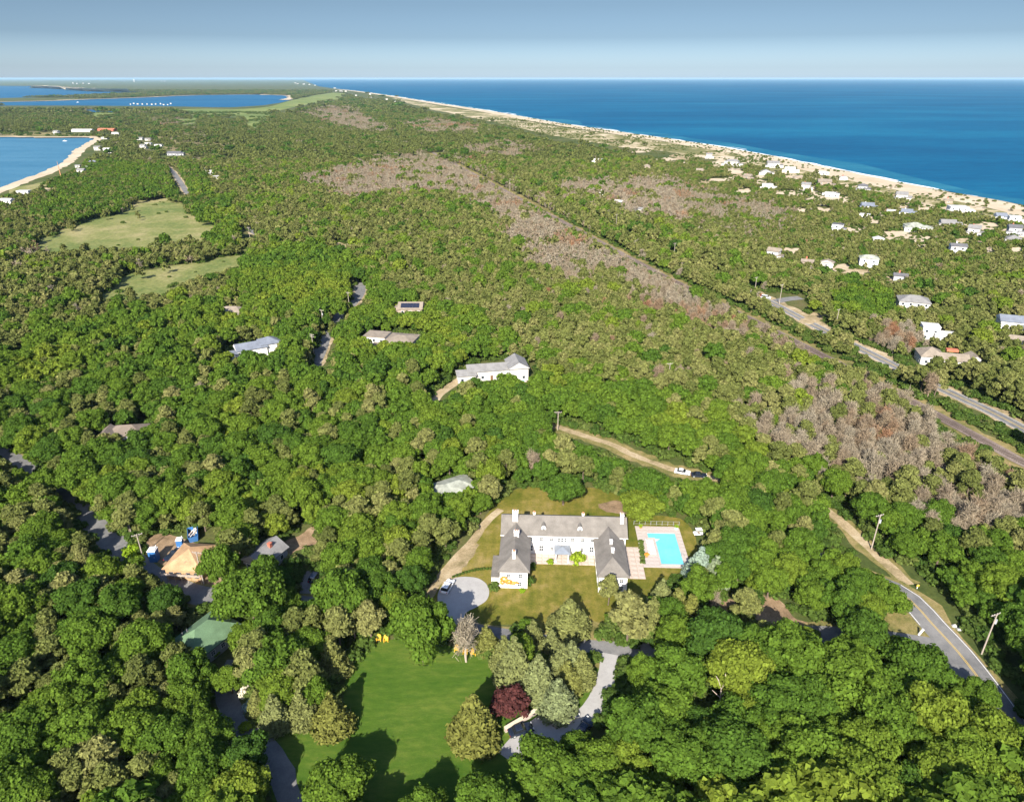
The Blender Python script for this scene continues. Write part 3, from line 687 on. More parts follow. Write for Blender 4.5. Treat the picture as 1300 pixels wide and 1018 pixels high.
for z in (0.4, 1.25): MB().tube((-6.4, 10.2, z), (5.6, 10.2, z), 0.025, 0.025, 5).build('rail', M_grey, pf)

# ---- green roofed cottage, tilted hips
g = P(258, 803, 4)
gc = thing('cottage', 'cottage with a green hipped shingle roof beside the left driveway', 'house', (g.x, g.y, 0), math.radians(-28))
MB().box(-4.1, 4.1, -5.6, 5.6, -0.3, 3.1).build('wall', M_greysid, gc)
gr = roof_mb(0, 0, 8.2, 11.2, 3.1, 'hip', 3.0, 0.6, 0.2).build('roof', [M_roof_green, M_greysid], gc)
for y, s in ((-1.9, -1), (-3.0, -1)): MB().tube((s*1.9+(-0.3), y, 4.4), (s*1.9-0.3, y, 5.6), 0.12, 0.12, 7).build('vent_pipe', M_roof_dark, gr)
mg = MB().box(-2.6, 2.6, -7.3, -5.62, -0.2, 0.35).build('porch', M_whitetrim, gc); roof_mb(0, -6.5, 5.2, 1.6, 2.6, 'flat', 0, 0.3).build('porch_roof', M_roof_white, gc)
for x in (-2.4, 0, 2.4): MB().tube((x, -7.1, 0.35), (x, -7.1, 2.6), 0.09, 0.09, 6).build('column', M_whitetrim, gc)
for y in (-4, -1.5, 1, 3.5): window(gc, 4.1, y, 1.7, 1.1, 1.3, math.pi/2); window(gc, -4.1, y, 1.7, 1.1, 1.3, -math.pi/2)
for x in (-2.6, 2.6): window(gc, x, -5.6, 1.7, 1.1, 1.3)
MB().box(-0.5, 0.5, -5.67, -5.6, 0.35, 2.4).build('door', M_door, gc)
HOUSES.append((g.x, g.y, 7.0, 1.0))

# ---- house under construction with a bare plywood roof
g = P(243, 704, 4)
uc = thing('unfinished_house', 'unfinished house with a bare plywood hipped roof on a dirt lot', 'house', (g.x, g.y, 0), math.radians(-5))
MB().box(-4.3, 4.3, -4.6, 4.6, -0.2, 3.3).build('wall', M_plywood, uc)
ur = roof_mb(0, 0, 8.6, 9.2, 3.3, 'hip', 2.6, 0.5, 0.15).build('roof', [M_plywood, M_plywood], uc)
for i in range(6): MB().box(-0.6, 0.6, -0.02, 0.02, -0.03, 0.03).build('batten', M_palebark, ur, (-2.6+1.05*i, -3.2+0.3*(i % 3), 4.62), 0.3*i)
for x in (-3, -1, 1.2, 3.2): window(uc, x, -4.6, 1.6, 1.1, 1.5, 0, WINDARK)
for y in (-3, 0, 3): window(uc, -4.3, y, 1.6, 1.1, 1.5, -math.pi/2, WINDARK)
for k in range(7):                       # scaffold along the front
    MB().tube((-4.8+1.6*k, -5.7, 0), (-4.8+1.6*k, -5.7, 3.0), 0.05, 0.05, 5).build('scaffold_pole', M_palebark, uc)
MB().box(-4.9, 4.9, -6.0, -5.3, 2.3, 2.38).build('scaffold_board', M_palebark, uc)
HOUSES.append((g.x, g.y-1, 8.5, 1.0))

H_ = house
H_('house', 'small cottage with a grey gabled roof beside the bare dirt yard', 'house', 336, 700, -25, [(0,0,6.5,8,2.9,'gy',2.2)], M_greysid, M_roof_grey, zref=3.5, chim=[(1,1,3.5,5.6)])
H_('house', 'pale grey-green roofed garage among the trees behind the mansion lawn', 'garage', 574, 616, 32, [(0,0,12,7.5,2.8,'hip',1.3)], M_offwhite, M_roof_pale, zref=3.2, clear=1.0)
H_('house', 'brown roofed house with a dark dormer alone in the left woodland', 'house', 160, 546, 8, [(0,0,11.5,7.5,4.4,'hip',2.0),(-4.6,-2.0,4,5,4.9,'gy',1.7)], M_greysid, M_roof_brown, zref=4.6)
H_('house', 'white house with a blue-grey roof stepping down behind oak trees', 'house', 318, 440, 30, [(0,0,12,7.5,4.5,'gx',2.0),(8,1.0,8,8,5.2,'hip',2.0),(-6.4,-2,5.5,5.5,3.6,'flat',0)], M_white, M_roof_blue, zref=4.5)
H_('house', 'low house with a tan hipped roof, alone above the blue-grey roofed one', 'house', 294, 393, 0, [(0,0,13,8.5,3.6,'hip',2.2)], M_offwhite, M_roof_tan, zref=4.2)
sh = H_('house', 'cedar house with dark solar panels on its gabled roof', 'house', 522, 391, 0, [(0,0,11.5,8,5.6,'gx',2.4),(2.8,-5.2,6.5,4.2,3.2,'gy',1.8),(-6.6,1,3.5,5,4.4,'gy',1.6)], M_cedar, M_roof_tan, zref=5)
sa = math.atan2(2.4, 4.45)
for i in range(6):
    o = MB().box(-0.72, 0.72, -1.55, 1.55, 0.06, 0.11).build('solar_panel', M_solar, sh, (-3.9+1.52*i, -2.35, 6.98)); o.rotation_euler = (sa, 0, 0)
H_('house', 'wide white house with a flat pale roof and glassy left wing in the woods', 'house', 500, 430, -12, [(3.5,0,13,10.5,4.6,'hip',1.2),(-7.5,-0.5,10,8,5.6,'flat',0),(-13,-2.5,5,5,3.2,'flat',0),(-4.5,-5.6,5,4,3.4,'flat',0)], M_white, M_roof_tan, zref=4)
H_('house', 'long white house with grey gables standing left of a small blue pool', 'house', 632, 466, 10, [(-3,0,18,7,4,'gx',1.8),(7.5,-1,7.5,10,5.2,'gy',2.4),(-13,-2,7,6,3.2,'gx',1.4)], M_offwhite, M_roof_grey, zref=4)
pl = thing('garden_pool', 'small blue garden pool in front of the long white house', 'swimming pool', P(652, 483), 0.2)
MB().box(-4.2, 4.2, -1.9, 1.9, 0.02, 0.14).build('water', M_poolwater, pl); MB().box(-4.8, 4.8, 1.91, 2.5, 0, 0.2).box(-4.8, 4.8, -2.5, -1.91, 0, 0.2).box(-4.8, -4.21, -1.9, 1.9, 0, 0.19).box(4.21, 4.8, -1.9, 1.9, 0, 0.19).build('coping', M_paving, pl)
HOUSES.append((pl.location.x, pl.location.y, 4, 1.0))

# ---- right hand hillside
H_('house', 'grey roofed house with solar panels on a terrace above the yellow-green thicket', 'house', 1159, 384, -20, [(0,0,14,10,5.4,'hip',2.4),(7.5,-3,8,6,2.8,'flat',0)], M_offwhite, M_roof_grey, zref=4)
H_('house', 'white flat-roofed stepped house among the trees below the grey roofed one', 'house', 1193, 424, -18, [(-4,1.5,7,6,6.2,'flat',0),(2.5,-0.5,10,6.5,3.6,'flat',0)], M_white, M_roof_white, zref=3)
rh = H_('house', 'brown hipped-roof house with a red-roofed bay between its wings', 'house', 1202, 452, -14, [(-6,1,9,9,3.8,'hip',2.8),(2,-1.5,10,7,3.3,'gx',2.0),(9.5,-0.5,7,6.5,3.2,'gy',2.2)], M_offwhite, M_roof_tan, zref=3.5)
MB().box(-2.2, 2.2, 1.4, 3.6, 5.0, 5.9).build('dormer', M_roof_red, rh, (2.2, 0, 0))
H_('house', 'grey roofed white house at the right edge above the tan cottage', 'house', 1288, 409, -20, [(0,0,13,8,5,'gx',2.2),(6,-4,7,6,3,'gx',1.2)], M_white, M_roof_blue, zref=4)
H_('house', 'tan cottage on a sand clearing at the right edge of the woods', 'house', 1292, 430, -25, [(0,0,12,6,2.8,'gx',1.6)], M_offwhite, M_roof_tan, zref=3)
# ---- beach houses: px, py, width px, style, label
S = dict(w=(M_white, M_roof_white), wg=(M_offwhite, M_roof_grey), wb=(M_white, M_roof_blue), wd=(M_white, M_roof_dark), t=(M_cedar, M_roof_tan), wt=(M_offwhite, M_roof_tan), d=(M_greysid, M_roof_dark), o=(M_orangewall, M_roof_tan), ww=(M_white, M_roof_pale))
BEACH = [
 (900,199,11,'wg','gx','grey-roofed beach house at the far end of the dune grass'),
 (888,217,12,'o','gx','orange-brown beach house among dark green pines'),
 (929,208,26,'wg','hip','largest pale house on the bare sand beside the surf beach'),
 (981,210,22,'wg','gx','long pale beach house just right of the bare sand'),
 (972,219,18,'wg','gy','pale gabled house behind the long pale beach house'),
 (1003,216,20,'w','flat','white modern beach house with big dark windows'),
 (949,227,14,'t','gx','small cedar house left of the flat white terrace house'),
 (974,238,20,'w','flat','white flat-roofed terrace house beside the grey dead pines'),
 (1013,226,12,'t','gy','narrow cedar house behind the white modern beach house'),
 (1023,238,16,'wg','gx','low grey-roofed house among pines with sand before it'),
 (1046,234,24,'t','gx','wide cedar gabled house below the small white beach shed'),
 (1044,219,13,'w','flat','small low white beach shed close to the shore'),
 (1071,226,10,'wg','gy','narrow tall grey house standing closest to the surf'),
 (1095,240,17,'d','hip','dark grey house on the dune grass by the shore'),
 (1054,246,20,'w','flat','white flat-roofed house on the long sand clearing'),
 (1101,262,22,'wb','gx','white house with a blue-grey roof left of the white hut'),
 (1144,251,20,'wg','gx','white house with grey roof near a dune path'),
 (1132,269,9,'w','gx','little white hut between two blue-roofed houses'),
 (1151,270,19,'wb','gx','long blue-roofed house right of the little white hut'),
 (1098,273,12,'w','flat','low white annexe in front of a blue-grey roofed house'),
 (1161,288,34,'ww','hip','biggest white villa on the right sand slope'),
 (1204,255,10,'t','hip','small cedar house behind the long white villa by the shore'),
 (1215,267,32,'w','flat','long white flat-roofed villa near the shore'),
 (1203,284,26,'wg','gx','white gabled house between the biggest villa and the shore'),
 (1236,295,20,'wg','gx','grey-white low house beside the brown bare sand slope'),
 (1270,275,18,'wb','gx','white house with blue gable at the right shore'),
 (1287,280,20,'w','flat','white flat house at the right edge nearest the beach'),
 (1287,294,22,'d','gx','dark-roofed house at the right edge of the dunes'),
 (1286,304,22,'wg','hip','pale house in front of the dark-roofed one at right'),
 (1115,304,11,'w','gy','small white gabled house with a pointed roof in the pines'),
 (1215,318,18,'wd','gx','white house with dark roof low on the right slope'),
 (1063,290,19,'wd','flat','white flat house with a dark recessed porch'),
 (982,324,22,'wt','gx','tan gabled house alone in the pines near the highway'),
 (1025,333,12,'t','gx','small tan house left of the large sandy drive'),
 (1050,334,16,'wt','gy','tan house at the head of the large sandy drive'),
 (1102,334,22,'ww','hip','pale blue-white house on the large sandy drive'),
 (1143,351,14,'d','gx','grey house at the right end of the sandy drive'),
 (760,205,16,'w','flat','white flat house alone on the far pine plain'),
 (821,214,12,'t','hip','small house with a pointed cedar roof on the pine plain'),
 (764,246,7,'w','gy','small white house inside the grey dead pines'),
 (785,257,11,'w','gx','long white house at the edge of the grey dead pines'),
 (811,266,11,'wg','gx','pale house nearest the highway beside the dead pines'),
]
for i, (x, y, w, st, kd, lab) in enumerate(BEACH):
    s = scale_at(x, y, 3); W_ = max(7, w*s*0.98); random.seed(100+i)
    D_ = min(W_*0.6, 11)*random.uniform(0.85, 1.1); h = random.choice((3.4, 5.6, 5.8)) if W_ > 9 else 3.2
    wall, roof = S[st]; ang = -24+random.uniform(-14, 14)
    bl = [(0, 0, W_*(0.66 if W_ > 11 else 1), D_, h, kd, min(2.4, D_*0.28))]
    if W_ > 11: bl += [(W_*0.36, -D_*0.22, W_*0.42, D_*0.8, max(2.9, h-2.4), random.choice(('flat', kd)), 1.4), (-W_*0.30, -D_*0.45, W_*0.3, D_*0.5, 3.0, 'flat', 0)]
    if W_ > 11: bl.append((W_*0.02, -D_*0.5-1.6, W_*0.5, 3.2, 0.9, 'flat', 0))
    ch = [(-W_*0.12, D_*0.15, h, h+2.6)] if i % 3 == 0 and kd != 'flat' else None
    H_('beach_house', lab, 'house', x, y, ang, bl, wall, roof, 'houses among the dunes and pines', 2.5, WINDARK if st in ('w', 'wd') else WINPLAIN, 0.85, detail=1, chim=ch)
# ---- left hand shore
BAYH = [
 (10,258,16,'w','gx','white cottage at the left edge below the bay beach'),
 (31,246,17,'w','flat','white flat-roofed cottage right of the one at the left edge'),
 (104,219,15,'wg','gx','large grey-roofed cottage beside the middle of the bay beach'),
 (109,213,9,'ww','hip','pale cottage right behind the large grey-roofed one'),
 (119,206,11,'wb','gx','blue-grey roofed cottage between the beach and the scrub'),
 (99,211,7,'wg','gx','tiny hut on the edge of the bay sand'),
 (136,192,12,'w','gx','white cottage where the bay beach bends'),
 (124,189,9,'wg','gx','grey cottage on the bend of the bay beach'),
 (188,182,11,'w','flat','white block house in the middle of the village cluster'),
 (201,184,13,'ww','flat','wide white house right of the village cluster'),
 (178,176,9,'wg','gx','pale house at the back of the village cluster'),
 (182,187,11,'wg','gx','long low house in front of the village cluster'),
 (188,177,8,'wg','gx','small pale roof behind the white block house'),
 (146,170,11,'w','gx','white house beside the road to the red sheds'),
 (133,175,9,'ww','gx','small pale boathouse at the head of the bay'),
 (105,166,30,'w','gx','very long white-roofed shed behind the bay'),
 (136,165,27,'r','gx','long red-walled shed behind the head of the bay'),
 (72,169,11,'wg','gx','low pink-grey shed on the bay shore grass'),
 (222,195,27,'d','gx','long dark-roofed building right of the village'),
 (258,215,8,'w','flat','first white trailer at the far end of the row in the pines'),
 (265,220,10,'w','flat','second white trailer from the far end of the row in the pines'),
 (270,223,10,'w','flat','third white trailer from the far end of the row in the pines'),
 (275,227,11,'w','flat','nearest white trailer of the row in the pines'),
 (247,203,7,'wg','gx','tiny pale roof behind the trailer row'),
]
S['r'] = (M_brick, M_roof_red)
for i, (x, y, w, st, kd, lab) in enumerate(BAYH):
    s = scale_at(x, y, 3); W_ = max(6, w*s*0.85); random.seed(300+i)
    D_ = min(W_*0.55, 12); h = 3.2 if st in ('r', 'd') or W_ > 40 else random.choice((3.2, 5.4)); wall, roof = S[st]
    ang = random.uniform(-12, 12) if i not in (19, 20, 21, 22) else 38
    bl = [(0, 0, W_*(0.7 if 12 < W_ < 30 else 1), D_, h, kd, min(2.4, D_*0.25))]
    if 12 < W_ < 30: bl.append((W_*0.34, -D_*0.2, W_*0.4, D_*0.75, 2.9, kd, 1.2))
    H_('cottage', lab, 'house', x, y, ang, bl, wall, roof, 'houses round the bay', 2.5, WINDARK, 0.9, detail=1)
# ---- very far white houses: on the lagoon shore and along the ocean
def far_house(x, y, w, group, lab, h=5):
    g = P(x, y); s = scale_at(x, y); W_ = w*s*(0.42 if 'lagoon' in lab else 0.62); h = h*0.7
    t = thing('far_house', lab, 'house', (g.x, g.y, 0), random.uniform(-0.3, 0.3), group)
    MB().box(-W_/2, W_/2, -W_*0.3, W_*0.3, -0.3, h).build('wall', M_offwhite, t)
    roof_mb(0, 0, W_, W_*0.6, h, 'gx', W_*0.14, 0.5, 0.3).build('roof', [random.choice((M_roof_white, M_roof_grey, M_roof_tan)), M_white], t)
random.seed(9)
for x in (166,170,175,181,187,193,198,204,208,213,217): far_house(x, 133.2+random.uniform(-0.9, 0.9), random.uniform(3, 5), 'white houses on the near lagoon shore', 'tiny white house on the near shore of the lagoon')
for x in (307,312,317,322,330,338,344,351,357,362,368): far_house(x, 119.6+random.uniform(-0.7, 0.5), random.uniform(2.5, 5), 'white houses on the far lagoon shore', 'tiny white house on the far shore of the lagoon', 9)
far_house(373.5, 125, 4, None, 'lone white house at the right tip of the lagoon', 9)
for x, y in ((427,116.5),(433,117),(439,116.8),(446,121),(452,122),(444,126),(458,125.5),(464,127.5),(471,124),(483,127),(491,127),(470,120.5),(428,128.5),(400,109),(393,108),(386,107.5),(378,106.8),(425,112.5),(501,130),(510,133)):
    far_house(x, y, random.uniform(2.5, 6), 'houses of the far beach town', 'tiny white house of the far beach town by the ocean', 8)
for x, y in ((93,106.3),(98,106.8),(106,106.5),(113,106.8),(205,103.9),(209,103.6),(375,106)):
    far_house(x, y, 3.0, 'pale houses on the far headland', 'faint pale house on the far wooded headland', 14)
g = P(170.5, 104.2)
wt = thing('water_tower', 'white water tower on the far left horizon', 'water tower', (g.x, g.y, 0))
k_ = scale_at(170.5, 104.2)
MB().tube((0,0,0), (0,0,k_*1.6), k_*0.5, k_*0.35, 10).build('shaft', M_white, wt); MB().tube((0,0,k_*1.3), (0,0,k_*1.8), k_*0.4, k_*1.0, 12).tube((0,0,k_*1.8), (0,0,k_*2.5), k_*1.0, k_*0.8, 12).build('tank', M_white, wt)
# ------------------------------------------------------------------ vehicles, poles, furniture
def wheel_meshes(r):
    ty = MB().disc((0,0,0), r, 0.22, 'y', 14).mesh('tyre', M_black); ri = MB().disc((0,0,0), r*0.62, 0.235, 'y', 10).mesh('rim', M_grey)
    return ty, ri
TYRE, RIM = wheel_meshes(0.34)
def car(label, px, py, rot, paint, style='suv', cat='car', L=4.7, Wd=1.9, z=0.12):
    g = P(px, py); t = thing('parked_car', label, cat, (g.x, g.y, z), math.radians(rot))
    h0, h1, h2 = (0.32, 0.98, 1.72) if style in ('suv', 'van') else (0.28, 0.88, 1.42)
    w = Wd/2; x0, x1 = -L/2, L/2
    b = MB()                                         # lower body with rounded nose and tail
    prof = [(x0+0.05,h0),(x0,h0+0.25),(x0+0.08,h1-0.05),(x0+0.35,h1),(x1-0.7,h1-0.06),(x1-0.1,h1-0.22),(x1,h0+0.3),(x1-0.06,h0)]
    n = len(prof); lo = [(a, -w, c) for a, c in prof]; mid = [(a*0.985, -w*0.0, c) for a, c in prof]; hi = [(a, w, c) for a, c in prof]
    b.add(lo+hi, [tuple(range(n)), tuple(range(n, 2*n))[::-1]]+[((k+1) % n, k, n+k, n+(k+1) % n) for k in range(n)])
    if style == 'pickup':
        cab = (-0.5, 1.35)
    elif style == 'van': cab = (x0+0.12, x1-1.0)
    elif style == 'suv': cab = (x0+0.15, x1-1.35)
    else: cab = (x0+0.75, x1-1.35)
    a, c = cab; s = 0.14; rk = 0.18 if style in ('suv', 'van') else 0.5
    b.hexa([(a+rk+0.05,-w+s+0.1,h2-0.08),(c-0.75,-w+s+0.1,h2-0.08),(c-0.75,w-s-0.1,h2-0.08),(a+rk+0.05,w-s-0.1,h2-0.08)], [(a+rk+0.15,-w+s+0.2,h2),(c-0.85,-w+s+0.2,h2),(c-0.85,w-s-0.2,h2),(a+rk+0.15,w-s-0.2,h2)])
    b.build('body', paint, t)
    q = MB().hexa([(a,-w+0.05,h1-0.03),(c,-w+0.05,h1-0.09),(c,w-0.05,h1-0.09),(a,w-0.05,h1-0.03)], [(a+rk,-w+s+0.08,h2-0.085),(c-0.72,-w+s+0.08,h2-0.085),(c-0.72,w-s-0.08,h2-0.085),(a+rk,w-s-0.08,h2-0.085)])
    q.build('windows', M_carglass, t)
    for sy in (-1, 1):
        for x in (x0+0.85, x1-0.9):
            o = obj('wheel', TYRE, t, (x, sy*(w-0.10), 0.34)); obj('rim', RIM, o)
        MB().box(x1-0.16, x1+0.0, -0.2, 0.2, -0.08, 0.08).build('headlight', M_lamp, t, (0, sy*(w-0.3), h0+0.40))
        MB().box(x0-0.01, x0+0.08, -0.12, 0.12, -0.12, 0.12).build('tail_light', M_tail, t, (0, sy*(w-0.2), h1-0.28))
        MB().box(c-0.55, c-0.35, -0.1, 0.1, -0.08, 0.08).build('mirror', paint, t, (0, sy*(w+0.06), h1+0.06))
    return t
car('white estate car parked at the edge of the round gravel drive', 568.5, 747, 72, M_carwhite)
car('dark car half under the pale spruce beside the curving driveway', 719, 908, 8, M_cardark, 'saloon')
car('dark car in the walled parking court', 661, 929, 20, M_cardark, 'saloon')
car('dark car nosing out of the trees on the curving driveway', 742, 926, 55, M_cardark, 'saloon')
car('dark blue car in the shady yard right of the grey cottage', 401, 734, 80, M_cardark, 'suv')
car('dark pickup truck beside the plywood-roofed house', 221, 706, 75, M_cardark, 'pickup', 'pickup truck', 5.3)
car('white car on the sandy track behind the mansion woods', 866, 601, -20, M_carwhite, 'saloon', z=0.07)
car('dark car beside the white one on the sandy track', 887, 605, -8, M_cardark, 'saloon', z=0.07)
car('white van standing in the highway turnout', 972, 379, -25, M_carwhite, 'van', 'van', 5.2, 2.0, 0.14)
car('red car beside the white van in the highway turnout', 966, 377, -25, M_carred, 'saloon', z=0.14)
car('dark car parked in the shade on the left forest road', 128, 647, -60, M_cardark, 'suv')
car('silver car parked by the far village road', 150, 186, 40, M_carsilver, 'saloon', z=0.14)

def cart(px, py):
    g = P(px, py); t = thing('garden_cart', 'small white utility cart on the grass behind the pool', 'cart', (g.x, g.y, 0.06), 0.1)
    MB().box(-1.2, 1.2, -0.6, 0.6, 0.35, 0.62).box(-1.15, -0.2, -0.56, 0.56, 0.62, 0.8).box(0.85, 1.2, -0.55, 0.55, 0.62, 0.95).build('body', M_carwhite, t)
    MB().box(-0.15, 0.35, -0.5, 0.5, 0.62, 0.85).build('seat', M_roof_tan, t)
    MB().box(-0.75, 0.9, -0.62, 0.62, 1.75, 1.83).build('canopy', M_carwhite, t)
    for x in (-0.65, 0.8):
        for y in (-0.55, 0.55): MB().tube((x, y, 0.62), (x, y, 1.75), 0.03, 0.03, 5).build('post', M_grey, t)
    for x in (-0.8, 0.8):
        for y in (-0.55, 0.55): MB().disc((x, y, 0.25), 0.25, 0.18, 'y', 10).build('wheel', M_black, t)
cart(886, 679)
def box_lid(px, py):
    g = P(px, py); t = thing('storage_box', 'small pale storage box beside the white utility cart', 'box', (g.x, g.y, 0.05), 0.2)
    MB().box(-0.6, 0.6, -0.4, 0.4, 0, 0.8).build('body', M_offwhite, t); MB().box(-0.65, 0.65, -0.45, 0.45, 0.8, 0.9).build('lid', M_roof_grey, t)
box_lid(895, 678)

def utility_pole(label, px, py, h, rz, transformer=False, arms=1):
    g = P(px, py); t = thing('utility_pole', label, 'utility pole', (g.x, g.y, 0), math.radians(rz), 'wooden utility poles along the roads')
    MB().tube((0,0,-0.3), (0,0,h), 0.17, 0.12, 9).build('pole', M_pole, t)
    for k in range(arms):
        z = h-0.35-0.9*k; a = MB().box(-1.25, 1.25, 0.12, 0.24, z-0.07, z+0.07).build('crossarm', M_pole, t)
        for x in (-1.1, -0.4, 0.4, 1.1): MB().tube((x, 0.18, z+0.07), (x, 0.18, z+0.28), 0.06, 0.04, 6).build('insulator', M_offwhite, a)
        for s in (-1, 1): MB().tube((s*0.75, 0.15, z-0.05), (0, 0.13, z-0.7), 0.025, 0.025, 4).build('brace', M_grey, t)
    if transformer:
        MB().tube((0.42, 0, h-2.6), (0.42, 0, h-1.6), 0.27, 0.27, 10).box(0.1, 0.3, -0.06, 0.06, h-2.3, h-1.9).build('transformer', M_grey, t)
    return t
UP = [('tall utility pole on the sandy verge above the road bend',1106,697,10.5,20,True,1),
 ('utility pole beside the road at the right edge of the oaks',1246,830,10.8,20,True,1),
 ('utility pole in front of the plywood-roofed house',259,742,9.5,-10,False,1),
 ('leaning pole beside the portable toilet',181,705,6.5,30,False,1),
 ('utility pole left of the leaning one by the portable toilet',169,685,6.0,30,False,1),
 ('utility pole on the forest road left of the white stepped house',399,452,10,-30,False,2),
 ('utility pole on the forest road behind the double-armed one',411,419,10,-30,True,1),
 ('utility pole above the forest road left of the solar roofed house',444,395,10,-20,False,1),
 ('utility pole on the sandy track behind the mansion',708,546,7,0,False,1),
 ('utility pole at the highway turnout',957,377,11,30,False,1),
 ('utility pole right of the highway turnout',989,387,11,30,False,1),
 ('utility pole on the highway below the sandy lay-by',1060,418,10,30,False,1),
 ('bare pole among pines left of the sandy track bend',848,488,9,10,False,1),
 ('pole at the far end of the highway',855,330,11,30,False,1),
 ('pole on the highway among far pines',782,290,11,30,False,1),
 ('pole standing where the rail line meets far dead pines',647,243,11,30,False,1),
 ('pole near the dark pond of trees by the meadow',318,306,10,0,False,1)]
for a in UP: utility_pole(*a)
g = P(79, 230)
fp = thing('mast', 'slim wooden mast with a small hut at its foot by the bay beach', 'mast', (g.x, g.y, 0))
MB().tube((0,0,0), (0,0,17), 0.7, 0.3, 7).tube((0,0,17), (0,0,22), 0.25, 0.12, 6).build('pole', M_orangewall, fp)
MB().box(-4, 4, -3, 3, 0, 3).build('hut', M_cedar, fp); roof_mb(0,0,8,6,3,'gx',1.6).build('roof', [M_roof_grey, M_cedar], fp)

def adirondack(label, px, py, rot):
    g = P(px, py); t = thing('garden_chair', label, 'chair', (g.x, g.y, 0.056), math.radians(rot), 'yellow garden chairs along the lawn edge')
    for k in range(4): MB().box(-0.36, 0.36, -0.32+0.16*k, -0.19+0.16*k, 0.40-0.045*k, 0.43-0.045*k).build('seat_slat', M_yellowchair, t)
    for k in range(5):
        x = -0.28+0.14*k; h = 1.22-0.05*abs(k-2)**2
        MB().hexa([(x-0.06,0.32,0.25),(x+0.06,0.32,0.25),(x+0.06,0.35,0.25),(x-0.06,0.35,0.25)], [(x*1.15-0.06,0.66,h),(x*1.15+0.06,0.66,h),(x*1.15+0.06,0.69,h),(x*1.15-0.06,0.69,h)]).build('back_slat', M_yellowchair, t)
    for s in (-1, 1):
        MB().box(s*0.45-0.09, s*0.45+0.09, -0.42, 0.5, 0.60, 0.64).build('arm', M_yellowchair, t)
        MB().box(s*0.42-0.05, s*0.42+0.05, -0.38, -0.28, 0, 0.60).build('leg', M_yellowchair, t)
        MB().hexa([(s*0.40-0.05,0.55,0),(s*0.40+0.05,0.55,0),(s*0.40+0.05,0.65,0),(s*0.40-0.05,0.65,0)], [(s*0.40-0.05,-0.2,0.34),(s*0.40+0.05,-0.2,0.34),(s*0.40+0.05,-0.1,0.40),(s*0.40-0.05,-0.1,0.40)]).build('leg', M_yellowchair, t)
    return t
CH = [('yellow chair alone left of the big round oak',490,814,10),('yellow chair at the lower left rim of the big round oak',481,813,5),('yellow chair under the front leaves of the big round oak',526,819,0),
 ('leftmost yellow chair beneath the bare pale tree',580,826,-5),('yellow chair second from left beneath the bare pale tree',590.5,829,0),('yellow chair just right of the bare pale tree trunk',601,831,0),
 ('yellow chair second from the spruces at the lawn edge',613,834,5),('yellow chair nearest the silvery spruces at the lawn edge',624.5,837,8)]
for a in CH: adirondack(*a)
def lounger(label, x, y, rz):
    v = Matrix.Rotation(PR, 4, 'Z') @ Vector((x, y, 0)); t = thing('sun_lounger', label, 'sun lounger', (PX+v.x, PY+v.y, 0.10), PR+rz, 'white sun loungers beside the pool')
    MB().box(-0.33, 0.33, -0.95, 0.35, 0.30, 0.40).build('seat', M_whitetrim, t)
    MB().hexa([(-0.33,0.36,0.30),(0.33,0.36,0.30),(0.33,0.42,0.30),(-0.33,0.42,0.30)], [(-0.33,0.92,0.78),(0.33,0.92,0.78),(0.33,0.98,0.72),(-0.33,0.98,0.72)]).build('backrest', M_whitetrim, t)
    for sx in (-0.28, 0.28):
        for sy in (-0.85, 0.3): MB().box(sx-0.03, sx+0.03, sy-0.03, sy+0.03, 0, 0.30).build('leg', M_grey, t)
for k, (lab, y) in enumerate((('white lounger nearest the shallow end of the pool',2.7),('second white lounger from the shallow end of the pool',1.5),('middle white lounger of the poolside row',0.2),('second white lounger from the near end of the deck',-1.1),('white lounger at the near end of the deck',-2.4))):
    lounger(lab, -3.4, y, math.pi/2)
def planter(label, x, y, r=0.45):
    v = Matrix.Rotation(PR, 4, 'Z') @ Vector((x, y, 0)); t = thing('planter', label, 'planter', (PX+v.x, PY+v.y, 0.10), 0, 'planters on the pool deck')
    MB().tube((0,0,0), (0,0,0.6), r*0.7, r, 10).build('pot', M_copper if x < 0 else M_whitetrim, t)
    return t
PLANTERS = [planter('terracotta pot of orange flowers at the near pool corner', -4.9, -3.4), planter('terracotta pot of plants at the far pool corner', -4.8, 8.6), planter('white pot at the far right corner of the pool deck', 4.6, 8.7, 0.55)]

def toilet(label, px, py, s=1.0, rot=0, z=0.05):
    g = P(px, py); t = thing('portable_toilet', label, 'portable toilet', (g.x, g.y, z), math.radians(rot))
    MB().box(-0.6*s, 0.6*s, -0.6*s, 0.6*s, 0, 2.1*s).build('body', M_blue, t); MB().box(-0.66*s, 0.66*s, -0.66*s, 0.66*s, 2.1*s, 2.22*s).box(-0.5*s, 0.5*s, -0.5*s, 0.5*s, 2.22*s, 2.38*s).build('roof', M_whitetrim, t)
    d = MB().box(-0.42*s, 0.42*s, -0.64*s, -0.605*s, 0.1*s, 1.95*s).build('door', M_blue, t); MB().box(0.28*s, 0.36*s, -0.68*s, -0.645*s, 0.95*s, 1.05*s).build('handle', M_whitetrim, d)
    MB().tube((0.45*s,0.45*s,2.2*s), (0.45*s,0.45*s,2.65*s), 0.06*s, 0.06*s, 6).build('vent', M_whitetrim, t)
toilet('blue portable toilet with a white roof on the dirt lot', 197, 711, 1.5, 4)
toilet('small blue and white cabin against the plywood roof', 230, 695, 1.2, 10)
